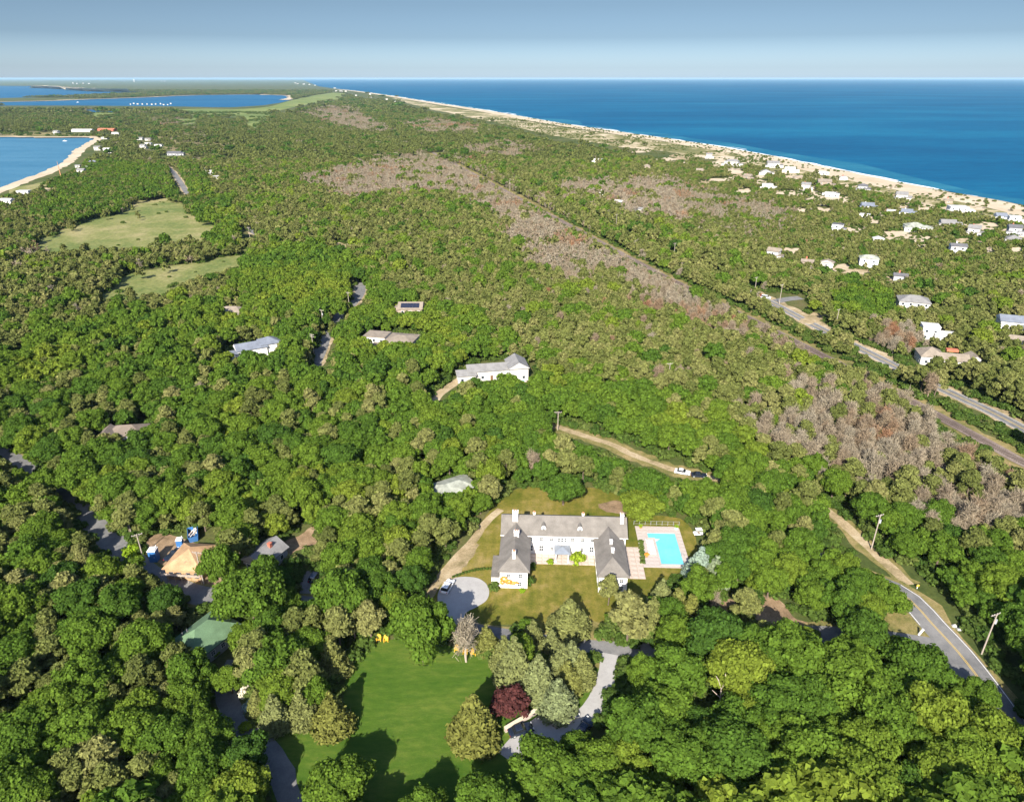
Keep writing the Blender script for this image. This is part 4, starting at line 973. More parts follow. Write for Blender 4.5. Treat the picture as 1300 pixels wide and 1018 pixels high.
def skip(px, py):
    g = P(px, py); t = thing('rubbish_skip', 'blue rubbish skip heaped with boards behind the plywood roof', 'skip', (g.x, g.y, 0.05), math.radians(25))
    b = MB()
    b.hexa([(-1.0,-2.2,0.2),(1.0,-2.2,0.2),(1.0,-2.1,0.2),(-1.0,-2.1,0.2)], [(-1.2,-2.5,1.7),(1.2,-2.5,1.7),(1.2,-2.4,1.7),(-1.2,-2.4,1.7)]); b.hexa([(-1.0,2.1,0.2),(1.0,2.1,0.2),(1.0,2.2,0.2),(-1.0,2.2,0.2)], [(-1.2,2.4,1.7),(1.2,2.4,1.7),(1.2,2.5,1.7),(-1.2,2.5,1.7)])
    for s in (-1, 1): b.hexa([(s*1.0-0.05,-2.1,0.2),(s*1.0+0.05,-2.1,0.2),(s*1.0+0.05,2.1,0.2),(s*1.0-0.05,2.1,0.2)], [(s*1.2-0.05,-2.4,1.7),(s*1.2+0.05,-2.4,1.7),(s*1.2+0.05,2.4,1.7),(s*1.2-0.05,2.4,1.7)])
    b.box(-0.98, 0.98, -2.15, 2.15, 0, 0.2); b.build('body', M_blue, t)
    for k in range(7):
        o = MB().box(-0.12, 0.12, -1.4, 1.4, -0.03, 0.03).build('board', M_palebark if k % 2 else M_whitetrim, t, (random.uniform(-0.8,0.8), random.uniform(-0.5,0.5), 1.35+0.07*k)); o.rotation_euler = (random.uniform(-0.1,0.1), random.uniform(-0.2,0.2), random.uniform(-0.7,0.7))
skip(246, 682)
g = P(288.5, 733); tk = thing('gas_tank', 'small white oblong gas tank on the grass beyond the forest road', 'tank', (g.x, g.y, 0.05), math.radians(55))
MB().tube((-0.9,0,0.6), (0.9,0,0.6), 0.42, 0.42, 12).tube((0.9,0,0.6), (1.1,0,0.6), 0.42, 0.2, 12).tube((-1.1,0,0.6), (-0.9,0,0.6), 0.2, 0.42, 12).build('body', M_carwhite, tk)
for x in (-0.6, 0.6): MB().box(x-0.08, x+0.08, -0.35, 0.35, 0, 0.28).build('foot', M_grey, tk)
# L-shaped cream wall of the parking court
A, B_, C_ = P(641, 929), P(688, 901), P(706, 925)
cw = thing('garden_wall', 'low cream wall turning a corner round the parking court', 'wall', (B_.x, B_.y, 0))
def wall_run(parent, p, q, w=0.7, h=1.1):
    d = (q-p); L = d.length; ang = math.atan2(d.y, d.x); n = max(1, round(L/1.1)); c = L/n
    o = MB().box(0, L, -w/2+0.08, w/2-0.08, -0.2, h-0.12).build('wall_core', M_paving, parent, (p.x-B_.x, p.y-B_.y, 0), ang)
    me = MB().box(0.012, c-0.012, -w/2, w/2, h-0.12, h).mesh('cap_stone', M_cream)
    for k in range(n): obj('cap_stone', me, o, (c*k, 0, 0.006*random.random()))
wall_run(cw, A, B_-(B_-A).normalized()*0.36); wall_run(cw, B_, C_)
# road sign posts, signs and boxes
def post(label, px, py, col, h=1.1, cat='post', z=0.0):
    g = P(px, py); t = thing('marker_post', label, cat, (g.x, g.y, z)); MB().box(-0.08, 0.08, -0.05, 0.05, 0, h).build('post', M_whitetrim, t); MB().box(-0.3, 0.3, -0.09, -0.051, h-0.55, h).build('plate', col, t)
wp = P(1166, 806); t = thing('wooden_post', 'thick leaning white post on the grass triangle at the junction', 'post', (wp.x, wp.y, 0)); t.rotation_euler = (0.0, 0.35, 0)
MB().box(-0.16, 0.16, -0.16, 0.16, -0.1, 1.7).build('shaft', M_whitetrim, t); MB().box(-0.2, 0.2, -0.2, 0.2, 1.7, 1.8).build('cap', M_whitetrim, t)
post('small yellow marker plate on the verge where the road enters the trees', 1164, 747, M_yellowchair, 1.2)
post('orange marker plate beside the highway bend', 942, 367, M_orange, 1.6); post('yellow sign beside the highway turnout', 963, 379, M_yellowchair, 2.4)
for lab, x, y in (('white roadside stone nearest the right road junction',1211,795),('flat white roadside stone beyond the nearest one',1218,799)):
    g = P(x, y); vs = MB().hexa([(-0.6,-0.35,0),(0.6,-0.4,0),(0.55,0.4,0),(-0.5,0.35,0)], [(-0.4,-0.2,0.45),(0.42,-0.22,0.4),(0.3,0.25,0.5),(-0.35,0.2,0.38)])
    tag(vs.build('roadside_stone', M_offwhite, None, (g.x, g.y, 0)), lab, 'stone')
# boats
def boat(label, px, py, L, rz, mast=False):
    g = P(px, py); t = thing('boat', label, 'boat', (g.x, g.y, -1.55), rz, 'boats at anchor in the bay')
    n = 7; vs = []; w = L*0.16
    for i in range(n):
        u = i/(n-1); e = math.sin(math.pi*(0.18+0.82*(1-u)))**0.7 if u < 1 else 0.02
        e = 0.75+0.25*u/0.4 if u < 0.4 else max(0.02, 1-((u-0.4)/0.6)**2)
        vs += [(-L/2+L*u, -w*e*0.6, 0), (-L/2+L*u, w*e*0.6, 0), (-L/2+L*u, w*e, L*0.10+0.04*L*u), (-L/2+L*u, -w*e, L*0.10+0.04*L*u)]
    fs = [(0,1,2,3)]+[(4*(n-1), 4*(n-1)+3, 4*(n-1)+2, 4*(n-1)+1)]
    for i in range(n-1):
        for k in range(4): fs.append((4*i+k, 4*i+4+k, 4*i+4+(k+1) % 4, 4*i+(k+1) % 4))
    obj('hull', mesh('hull', vs, fs, M_carwhite), t)
    MB().hexa([(-L*0.2,-w*0.6,L*0.1),(L*0.2,-w*0.55,L*0.12),(L*0.2,w*0.55,L*0.12),(-L*0.2,w*0.6,L*0.1)], [(-L*0.15,-w*0.5,L*0.24),(L*0.1,-w*0.45,L*0.24),(L*0.1,w*0.45,L*0.24),(-L*0.15,w*0.5,L*0.24)]).build('cabin', M_whitetrim, t)
    if mast: MB().tube((L*0.05,0,L*0.15), (L*0.05,0,L*1.2), L*0.02, L*0.01, 6).build('mast', M_whitetrim, t)
boat('white boat lying alone in the head of the bay', 82, 178.6, 8, 0.2)
boat('tiny white boat on the lagoon', 98.5, 130, 12, 0.3)
g = P(285, 243.5); tp = thing('tarpaulin_tent', 'blue tarpaulin shelter among the pines near the trailer row', 'shelter', (g.x, g.y, 0), 0.2)
MB().hexa([(-4.5,-3,0),(4.5,-3,0),(4.5,3,0),(-4.5,3,0)], [(-4,-0.2,3.6),(4,-0.2,3.6),(4,0.2,3.6),(-4,0.2,3.6)]).build('cover', M_bluetarp, tp)
for x in (-4.3, 4.3): MB().tube((x, 0, 0), (x, 0, 3.9), 0.08, 0.08, 6).build('pole', M_pole, tp)
# ------------------------------------------------------------------ trees: leaf materials and crown meshes
def leafmat(name, stops, transl=0.32, lo=0.60, hi=1.34, src='ISLAND'):
    m = bpy.data.materials.new(name); m.use_nodes = True; t = m.node_tree; t.nodes.clear()
    at = t.nodes.new('ShaderNodeAttribute'); at.attribute_type = 'INSTANCER'; at.attribute_name = 'tint'
    r = ramp(t, at.outputs['Fac'], stops)
    ge = t.nodes.new('ShaderNodeNewGeometry'); 
    r2 = ramp(t, ge.outputs['Random Per Island'], [(0.0, (lo,)*3), (1.0, (hi, hi, hi*0.92))])
    col = mixc(t, 1.0, r.outputs[0], r2.outputs[0], 'MULTIPLY')
    d = t.nodes.new('ShaderNodeBsdfDiffuse'); tr = t.nodes.new('ShaderNodeBsdfTranslucent'); mx = t.nodes.new('ShaderNodeMixShader')
    link(t, col, d.inputs[0]); link(t, col, tr.inputs[0]); mx.inputs[0].default_value = transl
    link(t, d.outputs[0], mx.inputs[1]); link(t, tr.outputs[0], mx.inputs[2])
    o = t.nodes.new('ShaderNodeOutputMaterial'); link(t, mx.outputs[0], o.inputs[0])
    return m
L_oak = leafmat('oak_leaves', [(0.0,(0.060,0.120,0.022)),(0.35,(0.088,0.158,0.023)),(0.7,(0.124,0.194,0.026)),(1.0,(0.178,0.230,0.032))], 0.42)
L_pine = leafmat('pine_needles', [(0.0,(0.088,0.108,0.030)),(0.5,(0.148,0.166,0.050)),(1.0,(0.212,0.206,0.080))], 0.25)
L_dead = leafmat('dead_twigs', [(0.0,(0.31,0.27,0.21)),(0.55,(0.26,0.205,0.148)),(0.8,(0.28,0.185,0.12)),(1.0,(0.30,0.16,0.095))], 0.15)
L_spruce = leafmat('spruce_needles', [(0.0,(0.23,0.30,0.25)),(0.33,(0.165,0.195,0.095)),(0.66,(0.145,0.15,0.038)),(1.0,(0.05,0.075,0.02))], 0.15)
L_shrub = leafmat('shrub_leaves', [(0.0,(0.05,0.095,0.02)),(0.5,(0.09,0.14,0.03)),(1.0,(0.16,0.175,0.06))], 0.35)
L_red = leafmat('purple_leaves', [(0.0,(0.065,0.022,0.022)),(1.0,(0.105,0.042,0.04))], 0.2)
L_bloom = leafmat('white_blossom', [(0.0,(0.66,0.62,0.50)),(1.0,(0.72,0.68,0.58))], 0.15)
L_orange = leafmat('orange_leaves', [(0.0,(0.62,0.24,0.04)),(1.0,(0.72,0.36,0.08))], 0.15)
L_lime = leafmat('lime_leaves', [(0.0,(0.15,0.25,0.015)),(1.0,(0.23,0.30,0.03))], 0.2)

def ico(sub=1):
    b = bmesh.new(); bmesh.ops.create_icosphere(b, subdivisions=sub, radius=1)
    v = np.array([x.co[:] for x in b.verts]); f = [[y.index for y in x.verts] for x in b.faces]; b.free()
    return v, f
IV, IF = ico(1)
def leaves(name, lobes, n, size, mat, seed, jit=0.7, aspect=1.0, core=0.78, up=0.25, down=-0.35, inner=True, corev=None, droop=0.0):
    """lobes: rows (x,y,z, rx,ry,rz). n leaf-sized faces spread over the lobes' skins"""
    r = np.random.default_rng(seed); L = np.array(lobes, float)
    a = L[:, 3]*L[:, 4]+L[:, 4]*L[:, 5]+L[:, 3]*L[:, 5]; a /= a.sum()
    N = int(n*1.5); k = r.choice(len(L), N, p=a)
    d = r.normal(size=(N, 3)); d /= np.linalg.norm(d, axis=1)[:, None]
    ok = d[:, 2] > down; k, d = k[ok], d[ok]
    p = L[k, :3]+d*L[k, 3:]*np.where(r.random(len(k)) < 0.86, r.uniform(0.86, 1.10, len(k)), r.uniform(1.0, 1.38, len(k)))[:, None]
    if inner:
        keep = np.ones(len(k), bool)
        for j in range(len(L)):
            q = (p-L[j, :3])/L[j, 3:]; keep &= ~(((q**2).sum(1) < 0.60) & (k != j))
        k, d, p = k[keep], d[keep], p[keep]
    k, d, p = k[:n], d[:n], p[:n]; n = len(k)
    nr = d/L[k, 3:]; nr /= np.linalg.norm(nr, axis=1)[:, None]
    nr = nr+r.normal(size=(n, 3))*jit*0.6; nr[:, 2] += up; nr /= np.linalg.norm(nr, axis=1)[:, None]
    t = np.cross(nr, r.normal(size=(n, 3))); t /= np.linalg.norm(t, axis=1)[:, None]; b = np.cross(nr, t)
    s = size*r.uniform(0.6, 1.35, n)[:, None]
    c = [p-t*s*0.5*aspect-b*s*0.36, p+t*s*0.5*aspect-b*s*0.42+nr*s*0.10, p+t*s*0.44*aspect+b*s*0.46-nr*s*0.08, p-t*s*0.40*aspect+b*s*0.40]
    V = np.stack(c, 1).reshape(-1, 3); V[:, 2] -= droop*np.repeat(np.ones(n), 4)
    F = np.arange(4*n).reshape(n, 4).tolist(); V = V.tolist()
    if core:
        for j in range(len(L)):
            o = len(V); V += (L[j, :3]+IV*L[j, 3:]*core*r.uniform(0.85, 1.1, (len(IV), 1))).tolist(); F += [[o+x for x in f] for f in IF]
    return V, F
def trunk_geo(h, r0, r1, limbs, seed, n=7):
    b = MB(); rr = random.Random(seed)
    p = Vector((0,0,-0.3)); 
    for i in range(3):
        q = Vector((rr.uniform(-.15,.15), rr.uniform(-.15,.15), h*(i+1)/3)); a0 = r0+(r1-r0)*i/3; a1 = r0+(r1-r0)*(i+1)/3
        b.tube(p, q, a0, a1, n); p = q
    for (x, y, z, zb) in limbs:
        s = Vector((0, 0, zb)); e = Vector((x, y, z)); m = (s+e)/2+Vector((0,0,-0.15*(e-s).length*0.5))
        b.tube(s, m, r1*0.9, r1*0.6, 5); b.tube(m, e, r1*0.6, r1*0.25, 5)
    return b
def oak_lobes(seed, R=3.4, h=5.2, n=19):
    r = np.random.default_rng(seed); out = [(0,0,h,R*0.62,R*0.62,R*0.5)]
    ph = r.uniform(0, 6.28)
    for i in range(n):
        z = 1-(i+0.5)/n*1.5; a = ph+i*2.39996; q = math.sqrt(max(0, 1-z*z))
        rad = R*r.uniform(0.62, 1.18); s = R*r.uniform(0.22, 0.46)
        out.append((math.cos(a)*q*rad, math.sin(a)*q*rad, h+z*R*0.72*r.uniform(0.85, 1.15), s*r.uniform(0.8, 1.3), s*r.uniform(0.8, 1.3), s*r.uniform(0.65, 1.0)))
    return out
def pine_lobes(seed, R=2.2, h=6.4, n=13):
    r = np.random.default_rng(seed); out = []; ph = r.uniform(0, 6.28)
    for i in range(n):
        u = i/(n-1); a = ph+i*2.39996+r.uniform(-.4, .4); z = h-3.2+3.6*u; q = R*(1.05-0.85*u**1.6)*r.uniform(0.55, 1.1)
        s = R*r.uniform(0.30, 0.5); out.append((math.cos(a)*q, math.sin(a)*q, z, s, s, s*0.55))
    return out
def spruce_lobes(seed, R=2.3, h=9.0):
    r = np.random.default_rng(seed); out = []
    for i in range(8):
        u = i/7; z = 1.1+(h-1.4)*u; q = R*(1-u)**0.85*0.72; m = max(1, int(7*(1-u)+1))
        for j in range(m):
            a = 6.283*(j+0.5*(i % 2)+r.uniform(-.2,.2))/m; s = (0.42*R*(1-u)+0.38)*r.uniform(0.8, 1.15)
            out.append((math.cos(a)*q, math.sin(a)*q, z+r.uniform(-.2,.2), s, s, s*0.75))
    out.append((0,0,h*0.4,R*0.5,R*0.5,h*0.36))
    return out
def raw(name, V, F, mat):
    return mesh(name, V, F, mat)
def dead_geo(seed, R=2.1, h=6.8, nb=36, nt=1400):
    """grey tree without foliage: limbs and a haze of fine twigs"""
    r = np.random.default_rng(seed); b = MB(); ends = []
    b.tube((0,0,0.5), (0.1,0,h*0.95), 0.13, 0.03, 5)
    for i in range(nb):
        u = r.uniform(0.25, 0.97); a = r.uniform(0, 6.283); q = R*(1.15-0.75*u)*r.uniform(0.6, 1.1)
        s = Vector((0,0,h*u*0.9)); e = Vector((math.cos(a)*q, math.sin(a)*q, h*u*0.9+q*r.uniform(0.2, 0.7)))
        b.tube(s, e, 0.032, 0.012, 4); ends += [(s+(e-s)*t) for t in (0.4, 0.6, 0.8, 1.0)]
    V = [v for v in b.v]; F = [f for f in b.f]
    E = np.array([e[:] for e in ends])[r.integers(0, len(ends), nt)]
    p = E+r.normal(size=(nt, 3))*0.22; d = r.normal(size=(nt, 3)); d[:, 2] += 0.5; d /= np.linalg.norm(d, axis=1)[:, None]
    t = np.cross(d, r.normal(size=(nt, 3))); t /= np.linalg.norm(t, axis=1)[:, None]
    l = r.uniform(0.5, 1.15, nt)[:, None]; w = 0.03*(4 if nt < 120 else 1.7 if nt < 400 else 1)
    q = np.stack([p-t*w, p+t*w, p+d*l+t*w*0.9, p+d*l-t*w*0.9], 1).reshape(-1, 3)
    o = len(V); V += q.tolist(); F += (np.arange(4*nt).reshape(nt, 4)+o).tolist()
    return V, F

# near crowns (individual trees)
OAK = [(raw('oak_crown', *leaves('c', oak_lobes(s, n=19+s % 4), 6600, 0.345, L_oak, s, jit=0.6, core=0.80, down=-0.6, up=0.1), L_oak), trunk_geo(5.2, 0.26, 0.14, [(1.6,0.6,5.6,3.0),(-1.3,1.1,5.8,3.2),(-0.5,-1.6,5.7,2.9)], s).mesh('oak_trunk', M_bark)) for s in range(1, 11)]
PINE = [(raw('pine_crown', *leaves('c', pine_lobes(s), 2500, 0.31, L_pine, s, jit=1.0, aspect=1.7, core=0.5, down=-0.7, inner=False), L_pine), trunk_geo(6.6, 0.17, 0.06, [(1.0,0.5,5.2,4.3),(-1.0,0.6,4.6,3.7),(0.2,-1.1,4.9,4.0)], s).mesh('pine_trunk', M_bark)) for s in range(21, 28)]
DEAD = [(raw('bare_crown', *dead_geo(s), L_dead), trunk_geo(3.5, 0.16, 0.11, [], s).mesh('bare_trunk', M_palebark)) for s in range(41, 47)]
SPRUCE = [(raw('spruce_crown', *leaves('c', spruce_lobes(s), 5400, 0.28, L_spruce, s, jit=0.8, aspect=1.8, core=0.6, up=0.1, down=-0.5), L_spruce), trunk_geo(4, 0.2, 0.14, [], s).mesh('spruce_trunk', M_bark)) for s in range(61, 65)]
RNDL = oak_lobes(77, 2.6, 2.9, 22)
def bush_lobes(seed, R=1.0, n=9):
    r = np.random.default_rng(seed); out = [(0,0,R*0.5,R*0.6,R*0.6,R*0.5)]
    for i in range(n):
        a = i*2.4; z = r.uniform(0.2, 0.95); q = math.sqrt(max(0, 1-(z-0.2)**2))*0.72
        out.append((math.cos(a)*q*R, math.sin(a)*q*R, z*R*0.8, R*0.36, R*0.36, R*0.32))
    return out
BUSHL = [leaves('b', bush_lobes(s), 300, 0.26, None, s, core=0.7) for s in (81, 82, 83)]

# lighter copies of the same kinds for the masses farther away
def mass_geo(kind, s, lod):
    if kind == 'oak': return leaves('m', oak_lobes(s, n=12 if lod else 17), (1500, 420)[lod], (0.70, 1.2)[lod], None, s, core=0.74)
    if kind == 'pine': return leaves('m', pine_lobes(s, n=(11, 7)[lod]), (620, 200)[lod], (0.62, 0.98)[lod], None, s, jit=1.0, aspect=1.5, core=0.55, down=-0.6, inner=False)
    return dead_geo(s, nb=(18, 9)[lod], nt=(380, 110)[lod])
def widen(V, F): return V, F
def proto_collection(name, geos, mat):
    col = bpy.data.collections.new(name)
    for i, (V, F) in enumerate(geos):
        col.objects.link(bpy.data.objects.new('%s_shape_%d' % (name, i), raw(name, V, F, mat)))
    return col
def patch_geo(kind, s, n=7, span=7.0):
    """several small far trees on one patch"""
    r = np.random.default_rng(s); V = []; F = []
    for i in range(n):
        a = r.uniform(0, 6.28); q = span*math.sqrt(r.uniform(0, 1)); k = r.uniform(0.75, 1.25)
        v, f = (leaves('p', oak_lobes(s*31+i, n=6), 60, 2.4, None, s*7+i, core=0.78) if kind == 'oak' else leaves('p', pine_lobes(s*31+i, R=2.6, n=5), 44, 1.7, None, s*7+i, jit=0.9, core=0.6, inner=False) if kind == 'pine' else dead_geo(s*31+i, nb=5, nt=45))
        o = len(V); V += [(x*k+math.cos(a)*q, y*k+math.sin(a)*q, z*k) for x, y, z in v]; F += [[o+x for x in ff] for ff in f]
    return V, F
GN = {}
def instancer(name, pts, col, label, minz=None):
    """ONE object holding a mass of trees, scattered by geometry nodes on its own points"""
    n = len(pts['x'])
    me = bpy.data.meshes.new(name); me.vertices.add(n)
    co = np.zeros((n, 3), np.float32); co[:, 0] = pts['x']; co[:, 1] = pts['y']; co[:, 2] = pts.get('z', 0)
    me.vertices.foreach_set('co', co.ravel())
    for k, ty in (('s', 'FLOAT'), ('rz', 'FLOAT'), ('tint', 'FLOAT'), ('var', 'INT'), ('hs', 'FLOAT')):
        a = me.attributes.new(k, ty, 'POINT'); a.data.foreach_set('value', np.asarray(pts[k]).astype(np.int32 if ty == 'INT' else np.float32))
    o = obj(name, me); o['kind'] = 'stuff'; o['label'] = label
    ng = bpy.data.node_groups.new(name, 'GeometryNodeTree')
    ng.interface.new_socket('Geometry', in_out='INPUT', socket_type='NodeSocketGeometry'); ng.interface.new_socket('Geometry', in_out='OUTPUT', socket_type='NodeSocketGeometry')
    N = ng.nodes; gi = N.new('NodeGroupInput'); go = N.new('NodeGroupOutput')
    ip = N.new('GeometryNodeInstanceOnPoints'); ci = N.new('GeometryNodeCollectionInfo'); ci.inputs['Collection'].default_value = col
    ci.inputs['Separate Children'].default_value = True; ci.inputs['Reset Children'].default_value = True
    ip.inputs['Pick Instance'].default_value = True
    def at(nm, ty):
        a = N.new('GeometryNodeInputNamedAttribute'); a.data_type = ty; a.inputs[0].default_value = nm; return a.outputs[0]
    cx = N.new('ShaderNodeCombineXYZ'); ng.links.new(at('rz', 'FLOAT'), cx.inputs[2])
    cs = N.new('ShaderNodeCombineXYZ'); s = at('s', 'FLOAT'); ng.links.new(s, cs.inputs[0]); ng.links.new(s, cs.inputs[1]); ng.links.new(at('hs', 'FLOAT'), cs.inputs[2])
    ng.links.new(gi.outputs[0], ip.inputs['Points']); ng.links.new(ci.outputs[0], ip.inputs['Instance']); ng.links.new(at('var', 'INT'), ip.inputs['Instance Index'])
    ng.links.new(cx.outputs[0], ip.inputs['Rotation']); ng.links.new(cs.outputs[0], ip.inputs['Scale'])
    ng.links.new(ip.outputs[0], go.inputs[0])
    md = o.modifiers.new('scatter', 'NODES'); md.node_group = ng
    return o

# ------------------------------------------------------------------ where trees stand
def inside(poly, x, y):
    poly = np.asarray(poly, float); res = np.zeros(len(x), bool); n = len(poly); j = n-1
    for i in range(n):
        xi, yi = poly[i]; xj, yj = poly[j]
        if yi != yj:
            c = ((yi > y) != (yj > y)) & (x < (xj-xi)*(y-yi)/(yj-yi)+xi); res ^= c
        j = i
    return res
def vnoise(x, y, s, seed):
    """smooth value noise 0..1"""
    r = np.random.default_rng(seed); T = r.random((128, 128)); u = x/s; v = y/s
    i = np.floor(u).astype(int); j = np.floor(v).astype(int); fu = u-i; fv = v-j
    fu = fu*fu*(3-2*fu); fv = fv*fv*(3-2*fv); g = lambda a, b: T[a % 128, b % 128]
    return (g(i,j)*(1-fu)+g(i+1,j)*fu)*(1-fv)+(g(i,j+1)*(1-fu)+g(i+1,j+1)*fu)*fv
DEADZ = [([(375,225),(420,214),(480,197),(540,190),(600,214),(645,236),(695,262),(735,292),(800,322),(850,352),(900,382),(960,412),(1010,438),(1058,464),(1030,470),(985,455),(935,428),(885,402),(840,392),(800,362),(770,352),(700,345),(650,325),(640,290),(600,252),(520,246),(440,252),(400,240)], 0.80),
 ([(380,141),(440,133),(505,167),(468,168),(420,158)], 0.9), ([(505,155),(560,150),(612,160),(604,169),(540,169)], 0.75), ([(586,186),(640,178),(705,188),(650,198),(595,197)], 0.75),
 ([(560,192),(600,200),(660,232),(720,268),(705,275),(650,245),(590,210)], 0.5),
 ([(700,240),(760,226),(860,228),(900,240),(960,250),(1022,266),(1000,277),(900,271),(860,285),(800,272),(740,255)], 0.85),
 ([(860,285),(900,278),(1000,282),(1010,292),(960,296),(900,300)], 0.45),
 ([(915,488),(985,490),(1040,496),(1075,474),(1128,486),(1190,520),(1235,556),(1340,604),(1340,700),(1260,676),(1195,656),(1140,636),(1080,618),(1020,596),(962,564),(928,528)], 0.70),
 ([(1105,420),(1165,408),(1180,440),(1130,452)], 0.85), ([(845,445),(875,440),(885,462),(860,475)], 0.7), ([(640,390),(690,385),(715,400),(660,405)], 0.5),
 ([(720,360),(770,365),(765,390),(725,385)], 0.5), ([(60,438),(110,450),(120,475),(70,475)], 0.3), ([(190,150),(240,150),(250,156),(200,160)], 0.7), ([(12,318),(55,315),(50,335),(10,340)], 0.6), ([(130,175),(150,172),(160,200)], 0.2),
 ([(800,395),(850,400),(840,420),(790,410)], 0.35)]
OAKZ = [([(-200,520),(0,470),(60,425),(150,405),(280,385),(310,325),(400,310),(470,335),(505,375),(560,395),(620,410),(700,440),(760,490),(860,500),(920,540),(1000,585),(1100,640),(1320,700),(1500,760),(1500,1200),(-200,1200)], 0.62),
 ([(500,375),(560,410),(620,440),(700,470),(820,520),(930,600),(1100,660),(1300,740),(1500,1200),(420,1200),(500,700),(560,560),(470,470),(420,410)], 0.85),
 ([(880,780),(1060,800),(1250,890),(1300,1200),(740,1200),(780,860)], 0.99),
 ([(-100,520),(100,480),(250,560),(260,700),(180,720),(100,640),(-100,560)], 0.45), ([(-100,640),(110,660),(220,760),(210,1200),(-200,1200)], 0.42),
 ([(320,330),(420,315),(460,380),(430,440),(330,400)], 0.93), ([(240,262),(290,250),(310,300),(280,320),(240,290)], 0.9), ([(1050,375),(1100,365),(1145,375),(1120,405),(1060,400)], 0.85),
 ([(60,200),(250,215),(300,290),(210,255),(50,290)], 0.5)]
CLEAR = [LAWN_M, LAWN_S, LAWN_R, CIRCLE]+[q for k, q in enumerate(YARDS)]+[
 [(1134,712),(1165,730),(1205,775),(1255,838),(1300,890),(1296,912),(1266,896),(1232,870),(1205,850),(1180,833),(1150,818),(1118,800),(1128,785),(1150,778),(1160,772),(1150,752)],
 [(1046,645),(1062,648),(1104,690),(1130,712),(1152,737),(1144,742),(1110,718),(1078,690)],
 [(684,814),(760,822),(892,814),(892,828),(806,836),(690,827)], [(985,796),(1075,800),(1072,816),(1000,806)], [(228,747),(288,754),(288,772),(240,768)], [(590,796),(640,806),(636,820),(600,812)],
 [(85,636),(112,645),(158,695),(160,712),(140,700),(100,662)], [(-20,560),(38,588),(40,604),(-10,580)],
 [(672,543),(720,541),(760,553),(800,566),(860,590),(918,606),(905,613),(850,608),(800,588),(755,570),(715,554)],
 [(768,835),(790,838),(780,860),(762,900),(735,922),(700,935),(705,915),(745,890),(760,862)], [(284,846),(300,842),(296,880),(312,912),(345,945),(325,950),(292,915),(280,880)],
 [(398,470),(404,440),(414,424),(424,430),(424,446),(410,470)], [(446,362),(464,362),(462,384),(448,392)], [(422,400),(438,396),(430,412)], [(214,212),(226,216),(240,244),(230,250)], [(305,290),(328,300),(320,306),(306,300)],
 [(548,508),(574,484),(592,478),(580,492),(560,510)], [(990,380),(1050,412),(1046,424),(1000,402)], [(1104,446),(1140,462),(1136,472),(1108,456)], [(1180,483),(1310,543),(1310,556),(1200,502)], [(1190,524),(1300,580),(1295,594),(1195,536)],
 [(820,664),(868,664),(890,672),(895,690),(880,720),(864,726),(820,726)], [(1086,433),(1140,458),(1140,468),(1086,444)], [(1196,487),(1310,540),(1310,549),(1196,498)], [(186,678),(268,676),(270,738),(188,738)], [(955,370),(1025,375),(1025,392),(990,388)], [(1165,445),(1168,440),(1150,446)]]+MARSH[:1]
